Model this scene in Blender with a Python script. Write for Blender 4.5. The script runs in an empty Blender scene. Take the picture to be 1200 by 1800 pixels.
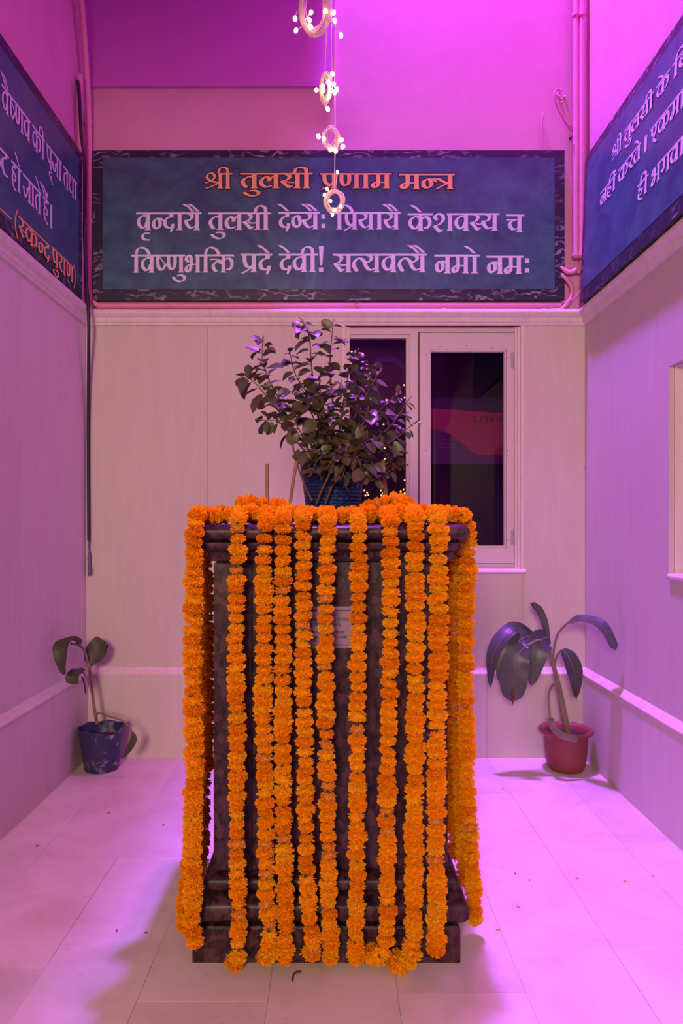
import bpy, bmesh, math, random
from mathutils import Vector, Matrix, noise
random.seed(7)
scene = bpy.context.scene
col = scene.collection

# ---------------------------------------------------------------- camera
F, CX, CY, EYE = 1250.0, 590.0, 925.0, 1.2            # focal length and vanishing point in pixels of the 1200x1800 frame
cam_data = bpy.data.cameras.new('camera'); cam = bpy.data.objects.new('camera', cam_data); col.objects.link(cam)
cam.location = (0, 0, EYE); cam.rotation_euler = (math.pi/2, 0, 0)
cam_data.sensor_fit = 'VERTICAL'; cam_data.sensor_height = 36; cam_data.lens = F/1800*36
cam_data.shift_x = (600-CX)/1800; cam_data.shift_y = (CY-900)/1800; cam_data.clip_start = .02
scene.camera = cam
# ---------------------------------------------------------------- world, lights, exposure
world = bpy.data.worlds.new('world'); scene.world = world; world.use_nodes = True
world.node_tree.nodes['Background'].inputs[0].default_value = (.55, .20, .42, 1)
world.node_tree.nodes['Background'].inputs[1].default_value = .10
def area(name, loc, target, size, power, color, spread=180, size_y=None):
    d = bpy.data.lights.new(name, 'AREA'); d.energy = power; d.color = color; d.size = size; d.spread = math.radians(spread)
    if size_y: d.shape = 'RECTANGLE'; d.size_y = size_y
    else: d.shape = 'DISK'
    o = bpy.data.objects.new(name, d); col.objects.link(o); o.location = loc
    o.rotation_euler = (Vector(target)-Vector(loc)).to_track_quat('-Z', 'Y').to_euler(); return o
area('violet_led_flood', (.34, 3.46, 6.50), (.60, 2.3, 0), .30, 340, (.34, .095, 1.0), 115)
area('magenta_led_flood', (.66, 3.40, 6.50), (.30, 2.6, 0), .30, 80, (.75, .07, .85), 130)
area('warm_hall_lamp', (-.60, -3.0, 2.2), (0, 3.0, 1.0), 1.0, 176, (1.0, .69, .50))
scene.view_settings.view_transform = 'Standard'; scene.view_settings.look = 'None'
scene.view_settings.exposure = 0.13; scene.view_settings.gamma = 1.0; scene.view_settings.use_curve_mapping = False

# ---------------------------------------------------------------- helpers
def P(px, py, Y): return Vector(((px-CX)/F*Y, Y, EYE-(py-CY)/F*Y))     # a pixel carried out to depth Y
def PX(px, Y): return (px-CX)/F*Y
def PZ(py, Y): return EYE-(py-CY)/F*Y
WL = {}                                                               # world position of every object
def put(name, data, parent=None, loc=(0, 0, 0)):
    o = bpy.data.objects.new(name, data); col.objects.link(o); loc = Vector(loc); WL[o.name] = loc
    if parent is not None: o.parent = parent; o.location = loc-WL[parent.name]
    else: o.location = loc
    return o
def tag(o, label, cat, group=None, kind=None):
    o['label'] = label; o['category'] = cat
    if group: o['group'] = group
    if kind: o['kind'] = kind
    return o
def thing(name, loc, label=None, cat=None, group=None):
    o = put(name, None, None, loc); o.empty_display_size = .05
    if label: tag(o, label, cat, group)
    return o
def struct(o): o['kind'] = 'structure'; return o
class MB:
    def __init__(s): s.v = []; s.f = []; s.m = []
    def add(s, vs, fs, mi=0):
        n = len(s.v); s.v += [tuple(v) for v in vs]; s.f += [tuple(i+n for i in f) for f in fs]; s.m += [mi]*len(fs); return s
    def box(s, x0, x1, y0, y1, z0, z1, mi=0):
        return s.add([(x0,y0,z0),(x1,y0,z0),(x1,y1,z0),(x0,y1,z0),(x0,y0,z1),(x1,y0,z1),(x1,y1,z1),(x0,y1,z1)],
                     [(0,3,2,1),(4,5,6,7),(0,1,5,4),(1,2,6,5),(2,3,7,6),(3,0,4,7)], mi)
    def tube(s, pts, r, n=8, caps=True, mi=0):
        pts = [Vector(p) for p in pts]; m = len(pts); rr = r if isinstance(r, (list, tuple)) else [r]*m
        t = [(pts[min(i+1, m-1)]-pts[max(i-1, 0)]).normalized() for i in range(m)]
        a = t[0].orthogonal().normalized(); vs = []
        for i in range(m):
            a = (a-t[i]*a.dot(t[i]))
            a = a.normalized() if a.length > 1e-6 else t[i].orthogonal().normalized()
            b = t[i].cross(a)
            vs += [pts[i]+(a*math.cos(k*math.tau/n)+b*math.sin(k*math.tau/n))*rr[i] for k in range(n)]
        fs = [(i*n+k, i*n+(k+1) % n, (i+1)*n+(k+1) % n, (i+1)*n+k) for i in range(m-1) for k in range(n)]
        if caps: fs += [tuple(range(n))[::-1], tuple(range((m-1)*n, m*n))]
        return s.add(vs, fs, mi)
    def lathe(s, prof, c=(0, 0, 0), n=32, mi=0, wob=None):
        vs = []
        for r, z in prof:
            for k in range(n):
                a = k*math.tau/n; q = r*(1+(wob(a, z) if wob else 0))
                vs.append((c[0]+q*math.cos(a), c[1]+q*math.sin(a), c[2]+z))
        fs = [(i*n+k, i*n+(k+1) % n, (i+1)*n+(k+1) % n, (i+1)*n+k) for i in range(len(prof)-1) for k in range(n)]
        fs += [tuple(range(n))[::-1], tuple(range((len(prof)-1)*n, len(prof)*n))]
        return s.add(vs, fs, mi)
    def ring(s, prof, x0, x1, y0, y1, mi=0):                            # a square moulding: profile of (offset, z)
        vs = []
        for d, z in prof: vs += [(x0-d,y0-d,z),(x1+d,y0-d,z),(x1+d,y1+d,z),(x0-d,y1+d,z)]
        n = len(prof); fs = [(i*4+k, i*4+(k+1) % 4, i*4+4+(k+1) % 4, i*4+4+k) for i in range(n-1) for k in range(4)]
        fs += [(3,2,1,0), (n*4-4,n*4-3,n*4-2,n*4-1)]
        return s.add(vs, fs, mi)
    def sphere(s, c, r, n=8, m=5, mi=0, sz=1.0):
        vs = [(c[0], c[1], c[2]+r*sz)]
        for i in range(1, m):
            t = math.pi*i/m
            vs += [(c[0]+r*math.sin(t)*math.cos(k*math.tau/n), c[1]+r*math.sin(t)*math.sin(k*math.tau/n), c[2]+r*sz*math.cos(t)) for k in range(n)]
        vs.append((c[0], c[1], c[2]-r*sz)); fs = [(0, 1+k, 1+(k+1) % n) for k in range(n)]
        for i in range(m-2): fs += [(1+i*n+k, 1+(i+1)*n+k, 1+(i+1)*n+(k+1) % n, 1+i*n+(k+1) % n) for k in range(n)]
        L = len(vs)-1; fs += [(L, 1+(m-2)*n+(k+1) % n, 1+(m-2)*n+k) for k in range(n)]
        return s.add(vs, fs, mi)
    def mesh(s, name, mats, smooth=False):
        me = bpy.data.meshes.new(name); me.from_pydata(s.v, [], s.f)
        for m in (mats if isinstance(mats, (list, tuple)) else [mats]): me.materials.append(m)
        me.polygons.foreach_set('material_index', s.m)
        if smooth:
            me.polygons.foreach_set('use_smooth', [True]*len(s.f))
            if hasattr(me, 'set_sharp_from_angle'): me.set_sharp_from_angle(angle=math.radians(50))
        me.update(); return me
    def build(s, name, mats, parent=None, smooth=False, origin=None):
        o0 = Vector(origin) if origin is not None else (WL[parent.name] if parent is not None else Vector((0, 0, 0)))
        if o0.length: s.v = [(x-o0.x, y-o0.y, z-o0.z) for x, y, z in s.v]
        return put(name, s.mesh(name, mats, smooth), parent, o0)
def spline(pts, n=6):
    pts = [Vector(p) for p in pts]
    if len(pts) < 3: return [pts[0].lerp(pts[-1], k/n) for k in range(n+1)]
    Q = [2*pts[0]-pts[1]]+pts+[2*pts[-1]-pts[-2]]; out = []
    for i in range(1, len(Q)-2):
        for k in range(n):
            t = k/n; a, b, c, d = Q[i-1:i+3]
            out.append(.5*(2*b+(c-a)*t+(2*a-5*b+4*c-d)*t*t+(3*b-a-3*c+d)*t**3))
    return out+[pts[-1]]

# ---------------------------------------------------------------- materials
class N:
    """small node builder"""
    def __init__(s, name):
        s.m = bpy.data.materials.new(name); s.m.use_nodes = True; s.t = s.m.node_tree; s.b = s.t.nodes['Principled BSDF']
    def n(s, typ, **kw):
        o = s.t.nodes.new(typ)
        for k, v in kw.items(): setattr(o, k, v)
        return o
    def l(s, a, b): s.t.links.new(a, b)
    def pos(s, scale=(1, 1, 1), obj=False):
        g = s.n('ShaderNodeTexCoord').outputs['Object'] if obj else s.n('ShaderNodeNewGeometry').outputs['Position']
        m = s.n('ShaderNodeMapping'); m.inputs['Scale'].default_value = scale; s.l(g, m.inputs['Vector']); return m.outputs[0]
    def noise(s, vec, scale, detail=4, rough=.55, dist=0):
        o = s.n('ShaderNodeTexNoise'); o.inputs['Scale'].default_value = scale; o.inputs['Detail'].default_value = detail
        o.inputs['Roughness'].default_value = rough; o.inputs['Distortion'].default_value = dist; s.l(vec, o.inputs['Vector']); return o.outputs['Fac']
    def ramp(s, fac, stops):
        o = s.n('ShaderNodeValToRGB'); e = o.color_ramp.elements
        while len(e) < len(stops): e.new(.5)
        for k, (p, c) in enumerate(stops): e[k].position = p; e[k].color = (*c, 1) if len(c) == 3 else c
        s.l(fac, o.inputs[0]); return o.outputs[0]
    def mix(s, fac, a, b, mode='MIX'):
        o = s.n('ShaderNodeMix', data_type='RGBA', blend_type=mode)
        for sock, v in ((o.inputs[0], fac), (o.inputs[6], a), (o.inputs[7], b)):
            if isinstance(v, (int, float)): sock.default_value = v
            elif isinstance(v, tuple): sock.default_value = (*v, 1) if len(v) == 3 else v
            else: s.l(v, sock)
        return o.outputs[2]
    def bump(s, h, strength=.3, dist=.01):
        o = s.n('ShaderNodeBump'); o.inputs['Strength'].default_value = strength; o.inputs['Distance'].default_value = dist
        s.l(h, o.inputs['Height']); s.l(o.outputs[0], s.b.inputs['Normal'])
    def done(s, color=None, rough=.5, spec=.5, metal=0):
        if color is not None:
            if isinstance(color, tuple): s.b.inputs['Base Color'].default_value = (*color, 1)
            else: s.l(color, s.b.inputs['Base Color'])
        if isinstance(rough, (int, float)): s.b.inputs['Roughness'].default_value = rough
        else: s.l(rough, s.b.inputs['Roughness'])
        s.b.inputs['Specular IOR Level'].default_value = spec; s.b.inputs['Metallic'].default_value = metal; return s.m
def plain(name, c, rough=.5, spec=.4, var=.12, scale=30, metal=0):
    k = N(name); f = k.noise(k.pos(), scale)
    return k.done(k.mix(f, tuple(x*(1-var) for x in c), tuple(min(1, x*(1+var)) for x in c)), rough, spec, metal)
def marble(name, base, streak, vertical=True, rough=.6, rnd=.08):
    k = N(name); v = k.pos((7, 7, .9) if vertical else (1.4, 1.4, 1.4))
    f = k.noise(v, 3.0, 6, .6, .6); c = k.ramp(f, [(.28, streak), (.55, base), (.8, tuple(min(1, x*1.06) for x in base))])
    g = k.noise(k.pos((30, 30, 9) if vertical else (9, 22, 9)), 3.0, 3, .6)
    c = k.mix(k.ramp(g, [(.66, (0, 0, 0)), (.74, (1, 1, 1))]), c, tuple(x*.86 for x in streak))
    r = k.n('ShaderNodeObjectInfo').outputs['Random']
    c = k.mix(r, c, k.mix(1.0, c, tuple([1-rnd*2]*3), 'MULTIPLY'))
    k.bump(k.noise(k.pos(), 9, 3), .06, .01)
    return k.done(c, rough, .25)
M = {}
M['wall_marble'] = marble('wall_marble', (.64, .565, .485), (.615, .535, .455), rnd=.045)
M['trim_marble'] = marble('trim_marble', (.74, .66, .58), (.66, .56, .48), rnd=.03)
M['floor_marble'] = marble('floor_marble', (.70, .64, .56), (.60, .52, .44), False, .42, .06)
def paint():
    k = N('pink_paint'); f = k.noise(k.pos(), 2.2, 6, .65, .4); c = k.ramp(f, [(.3, (.64, .30, .39)), (.7, (.71, .37, .44))])
    g = k.noise(k.pos((1, 1, .35)), 5, 8, .7, 1.2); c = k.mix(k.ramp(g, [(.69, (0, 0, 0)), (.73, (.5, .5, .5))]), c, (.54, .17, .28))
    k.bump(k.noise(k.pos(), 14, 5), .04, .015); return k.done(c, .6, .3)
M['paint'] = paint()
M['pipe_paint'] = plain('pipe_paint', (.70, .27, .38), .45, .4)
M['dark_room'] = plain('dark_room', (.04, .004, .065), .9, .1)
M['frame'] = plain('window_paint', (.64, .54, .53), .5, .35, .06, 9)
M['metal'] = plain('hinge_metal', (.42, .36, .36), .45, .5, .2, 60)
M['screw'] = plain('screw_metal', (.10, .06, .08), .5, .5)
def glass():
    k = N('window_glass'); t = k.n('ShaderNodeBsdfTransparent'); t.inputs[0].default_value = (.84, .72, .88, 1); g = k.n('ShaderNodeBsdfGlossy'); g.inputs['Roughness'].default_value = .03
    fr = k.n('ShaderNodeFresnel'); fr.inputs[0].default_value = 1.28; mx = k.n('ShaderNodeMixShader')
    k.l(fr.outputs[0], mx.inputs[0]); k.l(t.outputs[0], mx.inputs[1]); k.l(g.outputs[0], mx.inputs[2])
    k.l(mx.outputs[0], k.t.nodes['Material Output'].inputs[0]); return k.m
M['glass'] = glass()
def granite():
    k = N('dark_granite'); v = k.n('ShaderNodeTexVoronoi'); v.inputs['Scale'].default_value = 60; k.l(k.pos((1, 1, .75)), v.inputs['Vector'])
    f = k.noise(k.pos((1, 1, .7)), 52, 5, .65, .8)
    c = k.mix(k.ramp(f, [(.40, (0, 0, 0)), (.62, (1, 1, 1))]), (.014, .006, .010), (.060, .022, .030))
    s = k.ramp(v.outputs['Color'], [(.55, (0, 0, 0)), (.75, (.55, .55, .55))]); c = k.mix(s, c, (.110, .050, .058))
    return k.done(c, .38, .22)
M['granite'] = granite()
def flower_mat():
    k = N('marigold_petal'); r = k.n('ShaderNodeObjectInfo').outputs['Random']
    c = k.ramp(r, [(0, (.82, .29, .006)), (.3, (.92, .38, .008)), (.75, (.95, .45, .012)), (1, (.90, .50, .016))])
    f = k.noise(k.pos(), 210, 2); c = k.mix(k.ramp(f, [(.34, (.6, .6, .6)), (.48, (0, 0, 0))]), c, (.60, .18, .004))
    d = k.n('ShaderNodeBsdfDiffuse'); t = k.n('ShaderNodeBsdfTranslucent'); mx = k.n('ShaderNodeMixShader'); mx.inputs[0].default_value = .28
    k.l(c, d.inputs[0]); k.l(c, t.inputs[0]); k.l(d.outputs[0], mx.inputs[1]); k.l(t.outputs[0], mx.inputs[2])
    k.l(mx.outputs[0], k.t.nodes['Material Output'].inputs[0]); return k.m
M['petal'] = flower_mat()
M['petal_old'] = plain('wilted_petal', (.62, .24, .025), .8, .1, .5, 160)
M['calyx'] = plain('calyx_green', (.05, .06, .02), .7, .2, .4, 90)
M['string'] = plain('garland_thread', (.20, .12, .06), .8, .1)
def leaf_mat(name, a, b, rough=.45, spec=.45, tip=None):
    k = N(name); r = k.n('ShaderNodeObjectInfo').outputs['Random']; c = k.mix(r, a, b)
    f = k.noise(k.pos(), 45, 4); c = k.mix(k.ramp(f, [(.5, (0, 0, 0)), (.8, (.6, .6, .6))]), c, tuple(x*.6 for x in a))
    if tip:
        g = k.noise(k.pos(), 22, 3, .6); c = k.mix(k.ramp(g, [(.66, (0, 0, 0)), (.70, (1, 1, 1))]), c, tip)
    return k.done(c, rough, spec)
M['tulsi_leaf'] = leaf_mat('tulsi_leaf', (.078, .092, .042), (.108, .068, .05), .42, .45)
M['tulsi_stem'] = plain('tulsi_stem', (.16, .085, .06), .7, .2)
M['tulsi_bud'] = plain('tulsi_bud', (.30, .20, .24), .7, .2)
M['big_leaf'] = leaf_mat('broad_leaf', (.040, .055, .042), (.062, .070, .045), .40, .5)
M['left_leaf'] = leaf_mat('drooping_leaf', (.052, .062, .030), (.075, .078, .034), .5, .35)
M['dry_leaf'] = plain('drying_leaf', (.13, .12, .045), .6, .2, .3, 30)
M['rib'] = plain('leaf_rib', (.17, .16, .08), .5, .3)
M['green_stem'] = plain('green_stem', (.22, .18, .10), .6, .2, .25, 25)
M['brown_tip'] = plain('withered_tip', (.10, .025, .02), .7, .2)
def blue_pot(name, stain, weave):
    k = N(name); c = (.012, .028, .15)
    if stain:
        f = k.noise(k.pos(), 16, 8, .7, .8)
        g = k.n('ShaderNodeSeparateXYZ'); k.l(k.pos(), g.inputs[0]); s = k.n('ShaderNodeMapRange')
        s.inputs[1].default_value = -1.24; s.inputs[2].default_value = -1.08; k.l(g.outputs[0], s.inputs[0])
        q = k.mix(1.0, k.ramp(f, [(.54, (0, 0, 0)), (.60, (.55, .55, .55))]), s.outputs[0], 'MULTIPLY')
        c = k.mix(q, (.030, .030, .10), (.50, .42, .46))
    if weave:
        w = k.n('ShaderNodeTexWave', wave_type='BANDS', bands_direction='Z'); w.inputs['Scale'].default_value = 28; w.inputs['Distortion'].default_value = 4; w.inputs['Detail'].default_value = 2; w.inputs['Detail Scale'].default_value = 3
        k.l(k.pos(), w.inputs['Vector']); k.bump(w.outputs['Fac'], .7, .006)
    return k.done(c, .42, .4)
M['blue_pot'] = blue_pot('blue_woven_pot', False, True); M['stained_pot'] = blue_pot('stained_blue_pot', True, False)
M['red_pot'] = plain('red_brown_pot', (.22, .05, .038), .5, .4, .15, 8)
M['soil'] = plain('soil', (.055, .035, .03), .95, .1, .5, 60)
M['wood'] = plain('raw_wood', (.34, .20, .11), .7, .2, .3, 40)
M['cable'] = plain('black_cable', (.015, .010, .018), .5, .4)
M['cable_end'] = plain('cable_plug', (.12, .11, .16), .5, .4)
M['cord'] = plain('pale_cord', (.82, .62, .58), .5, .4, .15, 80)
M['pink_wire'] = plain('pink_wire', (.62, .20, .30), .5, .4)
def emit(name, c, st):
    k = N(name); k.b.inputs['Emission Color'].default_value = (*c, 1); k.b.inputs['Emission Strength'].default_value = st; return k.done(c, .4)
M['bulb'] = emit('warm_bulb', (1.0, .62, .28), 8)
M['reflected_bulb'] = emit('reflected_warm_bulb', (1.0, .55, .12), 3.0)  # glow of the lights mirrored in the left pane
def banner_field():
    k = N('banner_print'); f = k.noise(k.pos((1, 1, 1.2)), 4.5, 5, .6, 1.5); c = k.ramp(f, [(.3, (.030, .062, .115)), (.55, (.046, .118, .155)), (.75, (.060, .175, .178))])
    k.bump(k.noise(k.pos(), 11, 2), .05, .01); return k.done(c, .36, .5)
M['field'] = banner_field()
def banner_edge():
    k = N('banner_leaf_border'); w = k.n('ShaderNodeTexWave', wave_type='RINGS'); w.inputs['Scale'].default_value = 5; w.inputs['Distortion'].default_value = 14; w.inputs['Detail'].default_value = 3; w.inputs['Detail Scale'].default_value = 1.6
    k.l(k.pos((1.2, 1.2, 2.0)), w.inputs['Vector']); f = k.noise(k.pos(), 7, 4, .6, .8)
    q = k.mix(1.0, k.ramp(w.outputs['Fac'], [(.72, (0, 0, 0)), (.95, (1, 1, 1))]), k.ramp(f, [(.46, (0, 0, 0)), (.62, (1, 1, 1))]), 'MULTIPLY')
    return k.done(k.mix(q, (.022, .016, .040), (.26, .24, .27)), .38, .5)
M['border'] = banner_edge()
M['ink_white'] = plain('white_ink', (.70, .68, .72), .4, .4, .03)
M['ink_orange'] = plain('orange_ink', (.84, .47, .15), .4, .4, .03)
M['ink_shadow'] = plain('dark_ink', (.035, .02, .07), .4, .4, .03)
M['ink_black'] = plain('black_ink', (.02, .012, .02), .5, .3)
M['plaque'] = plain('plaque_white', (.27, .18, .26), .5, .4, .05)
# ---------------------------------------------------------------- lettering
# broad-nib Devanagari: every glyph is strokes on a unit grid (baseline 0, head line 1)
NIB_A, NIB_B, NIB_ANG = 0.102, 0.036, math.radians(17)
def catmull(pts, n=5):
    if len(pts) < 3: return pts
    P = [(2*pts[0][0]-pts[1][0], 2*pts[0][1]-pts[1][1])] + list(pts) + [(2*pts[-1][0]-pts[-2][0], 2*pts[-1][1]-pts[-2][1])]
    if pts[0] == pts[-1]: P[0] = pts[-2]; P[-1] = pts[1]
    out = []
    for i in range(1, len(P)-2):
        for k in range(n):
            t = k/n; r = []
            for c in (0, 1):
                a, b, d, e = P[i-1][c], P[i][c], P[i+1][c], P[i+2][c]
                r.append(0.5*(2*b+(d-a)*t+(2*a-5*b+4*d-e)*t*t+(3*b-a-3*d+e)*t**3))
            out.append(tuple(r))
    return out + [pts[-1]]
def hull(pts):
    pts = sorted(set((round(x, 5), round(y, 5)) for x, y in pts))
    def half(ps):
        h = []
        for p in ps:
            while len(h) > 1 and (h[-1][0]-h[-2][0])*(p[1]-h[-2][1])-(h[-1][1]-h[-2][1])*(p[0]-h[-2][0]) <= 0: h.pop()
            h.append(p)
        return h
    a, b = half(pts), half(pts[::-1])
    return a[:-1]+b[:-1]
def sweep(pts, s=1.0, smooth=True):
    nib = []
    for k in range(10):
        t = k*math.tau/10; x, y = NIB_A*s*math.cos(t), max(NIB_B, NIB_B*s)*math.sin(t)
        nib.append((x*math.cos(NIB_ANG)-y*math.sin(NIB_ANG), x*math.sin(NIB_ANG)+y*math.cos(NIB_ANG)))
    q = catmull(pts) if smooth else pts
    return [hull([(p[0]+n[0], p[1]+n[1]) for p in (q[i], q[i+1]) for n in nib]) for i in range(len(q)-1)]
def stem(x, top=1.0, foot=True):
    o = [[(x-.108, 0.0), (x+.108, 0.0), (x+.108, top), (x-.108, top)]]
    if foot: o.append([(x-.215, 0), (x+.19, 0), (x+.108, .085), (x-.108, .085)])
    return o
def E(dx=0.0):                                                     # the slanting vowel stroke above the head line
    return [[(dx-.66, 1.47), (dx-.44, 1.47), (dx-.30, 1.36), (dx-.42, 1.30), (dx-.62, 1.43)],
            [(dx-.46, 1.40), (dx-.33, 1.40), (dx+.03, 1.06), (dx-.17, 1.06)]]
VA = [(.60,.80),(.38,.82),(.15,.63),(.13,.36),(.32,.13),(.50,.20),(.60,.46)]
RA = [(.16,.96),(.38,.87),(.43,.70),(.27,.53),(.06,.46)]
RD = [(.08,.46),(.20,.32),(.42,.06)]
KR = [(.78,.70),(.98,.80),(1.17,.66),(1.20,.40),(1.08,.17),(.95,.19)]
# name: (advance, stem x for marks, [(head line from, to)], polygons)
G = {
 'aa': (.50, .25, [(-.02,.52)], stem(.25)),
 'va': (.88, .66, [(-.02,.90)], stem(.66)+sweep(VA)),
 'ba': (.88, .66, [(-.02,.90)], stem(.66)+sweep(VA)+sweep([(.22,.62),(.54,.30)], .35)),
 'va_h': (.62, .4, [(-.02,.64)], sweep([(.5,.5),(.36,.79),(.13,.62),(.12,.34),(.32,.13),(.49,.28),(.5,.5),(.44,.72)])+sweep([(.5,.52),(.72,.46)], .5)),
 'na_h': (.62, .4, [(-.02,.64)], sweep([(.34,.66),(.13,.52),(.12,.22),(.28,.08),(.46,.22),(.46,.50),(.34,.66)])+sweep([(.34,.66),(.56,.64),(.70,.48)], .55)),
 'na': (.88, .68, [(-.02,.90)], stem(.68)+sweep([(.30,.64),(.12,.50),(.12,.22),(.26,.09),(.42,.24),(.42,.48),(.30,.64)])+sweep([(.30,.64),(.50,.64),(.66,.48)], .6)),
 'da': (.72, .52, [(-.02,.74)], stem(.50, foot=False)[0:0]+[[(.385,.74),(.615,.74),(.615,1.0),(.385,1.0)]]+sweep([(.50,.74),(.28,.70),(.12,.46),(.22,.18),(.48,.13)])+[[(.46,.34),(.68,.36),(.64,.10),(.50,.14)],[(.64,.12),(.48,.16),(.40,-.12),(.50,-.12)]]),
 'ya': (.98, .74, [(-.02,1.0)], stem(.74)+sweep([(.20,.95),(.42,.86),(.45,.70),(.30,.56),(.08,.54)])+sweep([(.10,.54),(.17,.32),(.38,.12),(.66,.22)])),
 'ta': (.86, .64, [(-.02,.88)], stem(.64)+sweep([(.60,.74),(.38,.76),(.15,.58),(.11,.36),(.27,.07)])),
 'ta_h': (.60, .4, [(-.02,.62)], sweep([(.72,.52),(.56,.70),(.36,.76),(.15,.58),(.11,.36),(.27,.07)])),
 'la': (1.0, .80, [(-.02,1.02)], stem(.80)+sweep([(.54,.16),(.34,.08),(.14,.24),(.12,.52),(.30,.74),(.48,.66),(.50,.50)])+sweep([(.50,.50),(.60,.72),(.78,.74)], .6)),
 'sa': (.98, .80, [(-.02,1.0)], stem(.80)+sweep(RA)+sweep(RD)+sweep([(.40,.06),(.54,.15)], .6)+sweep([(.30,.44),(.50,.38),(.74,.42)], .5)),
 'sa_h': (.62, .3, [(-.02,.64)], sweep(RA)+sweep(RD)+sweep([(.40,.06),(.54,.15)], .6)+sweep([(.34,.44),(.50,.36),(.66,.42)], .5)),
 'ra': (.58, .3, [(-.02,.60)], sweep(RA)+sweep(RD)+sweep([(.40,.06),(.54,.15)], .6)),
 'ii': (.50, .25, [(-.02,.54)], stem(.25)+sweep([(.25,1.02),(.20,1.28),(-.04,1.38),(-.25,1.27),(-.32,1.03)], .9)),
 'i': (.50, .25, [(-.06,.52)], stem(.25)+sweep([(.25,1.02),(.34,1.30),(.58,1.40),(.86,1.28),(1.02,1.03)], .9)),
 'pra': (.86, .64, [(-.04,.90)], stem(.64)+sweep([(.17,.95),(.17,.60),(.26,.34),(.42,.26),(.62,.40)])+sweep([(.60,.30),(.34,.12),(.06,-.05)], .75)),
 'pa': (.86, .64, [(-.04,.90)], stem(.64)+sweep([(.17,.95),(.17,.60),(.26,.34),(.42,.26),(.62,.40)])),
 'nna': (1.08, .88, [(-.02,1.12)], stem(.88)+sweep([(.15,.95),(.15,.44),(.28,.20),(.42,.22),(.52,.46),(.52,.95)])),
 'ma': (1.0, .78, [(-.04,1.02)], stem(.78)+sweep([(.36,.95),(.36,.28),(.25,.07),(.12,.10),(.10,.28),(.24,.40)])+sweep([(.24,.40),(.76,.40)], .6)),
 'tra': (.92, .74, [(-.02,.96)], stem(.74)+sweep([(-.02,.66),(.20,.66),(.40,.50),(.72,.32)], .9)+sweep([(.66,.40),(.38,.22),(.12,.02)], .7)),
 'shra': (1.18, .96, [(.82,1.2)], stem(.96)+sweep([(.06,.38),(.24,.44),(.48,.56),(.62,.78),(.50,.97),(.30,.98),(.14,.84),(.16,.66),(.36,.50),(.62,.42),(.92,.38)], .85)+sweep([(.92,.38),(.52,.18),(.10,.02)], .7)),
 'sha': (1.18, .96, [(.78,1.2)], stem(.96)+sweep([(.22,.64),(.12,.80),(.30,.97),(.54,.88),(.58,.62),(.38,.38),(.08,.26)])+sweep([(.10,.26),(.24,.12),(.40,-.06)])+sweep([(.38,-.06),(.52,.04)], .6)),
 'ka': (1.36, .70, [(-.02,1.38)], stem(.70)+sweep([(.66,.76),(.40,.82),(.15,.62),(.13,.36),(.32,.13),(.52,.20),(.66,.46)])+sweep(KR)),
 'kta': (1.42, .80, [(-.02,1.42)], stem(.80)+sweep([(.04,.72),(.36,.73),(.74,.62)], .6)+sweep([(.74,.50),(.44,.60),(.22,.44),(.22,.24),(.36,.06)])+sweep([(x+.10, y) for x, y in KR])),
 'ssa_h': (.64, .4, [(-.02,.66)], sweep([(.15,.95),(.15,.46),(.28,.18),(.44,.18),(.62,.46)])+sweep([(.20,.92),(.60,.44)], .32)),
 'bha': (1.0, .78, [(.62,1.02)], stem(.78)+sweep([(.22,.60),(.10,.76),(.22,.95),(.38,.84),(.40,.46),(.30,.08),(.13,.09),(.10,.27),(.26,.42)])+sweep([(.26,.42),(.5,.45),(.76,.45)], .6)),
 'ha': (.66, .42, [(-.02,.70)], [[(.32,.80),(.54,.80),(.54,1.0),(.32,1.0)]]+sweep([(.42,.82),(.20,.80),(.14,.64),(.34,.58),(.50,.48),(.46,.30),(.26,.28)], .8)+sweep([(.30,.62),(.12,.40),(.14,.16),(.32,-.02),(.52,-.08)], .8)),
 'ca': (.92, .70, [(-.02,.96)], stem(.70)+sweep([(.05,.70),(.50,.71)], .6)+sweep([(.50,.70),(.24,.58),(.18,.40),(.34,.16),(.64,.22)])),
 'ja': (.98, .80, [(-.02,1.0)], stem(.80)+sweep([(.78,.54),(.54,.56),(.50,.34),(.34,.12),(.16,.22),(.06,.46)])),
 'tha': (1.0, .80, [(.58,1.02)], stem(.80)+sweep([(.20,.66),(.10,.82),(.26,.96),(.40,.82),(.30,.62),(.14,.50),(.14,.30),(.34,.12),(.74,.22)], .9)),
 'tta': (.66, .4, [(-.02,.70)], [[(.32,.78),(.54,.78),(.54,1.0),(.32,1.0)]]+sweep([(.43,.80),(.16,.66),(.13,.36),(.30,.12),(.56,.12)])),
 'e_v': (.84, .4, [(-.02,.86)], sweep([(.18,.95),(.18,.60),(.36,.42),(.60,.52)])+sweep([(.62,.95),(.60,.50),(.36,.22),(.56,-.02),(.70,-.12)], .9)),
 'ga': (.92, .74, [(-.02,.96)], stem(.74)+sweep([(.34,.95),(.34,.40),(.22,.24),(.10,.36)])),
 'danda': (.34, .17, [], stem(.17, foot=False)),
 'vis': (.40, .2, [], [[(.10,.62),(.32,.62),(.32,.86),(.10,.86)], [(.10,.08),(.32,.08),(.32,.32),(.10,.32)]]),
 'excl': (.44, .2, [], [[(.10,1.42),(.36,1.42),(.29,.36),(.17,.36)], [(.10,0),(.34,0),(.34,.24),(.10,.24)]]),
 'dash': (1.0, .5, [], [[(0,.42),(1.0,.42),(1.0,.50),(0,.50)]]),
 'lp': (.34, .2, [], sweep([(.30,1.20),(.14,.80),(.10,.44),(.16,.10),(.30,-.24)], .45)),
 'rp': (.34, .2, [], sweep([(.06,1.20),(.22,.80),(.26,.44),(.20,.10),(.06,-.24)], .45)),
 ' ': (.36, 0, [], []),
}
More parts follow.
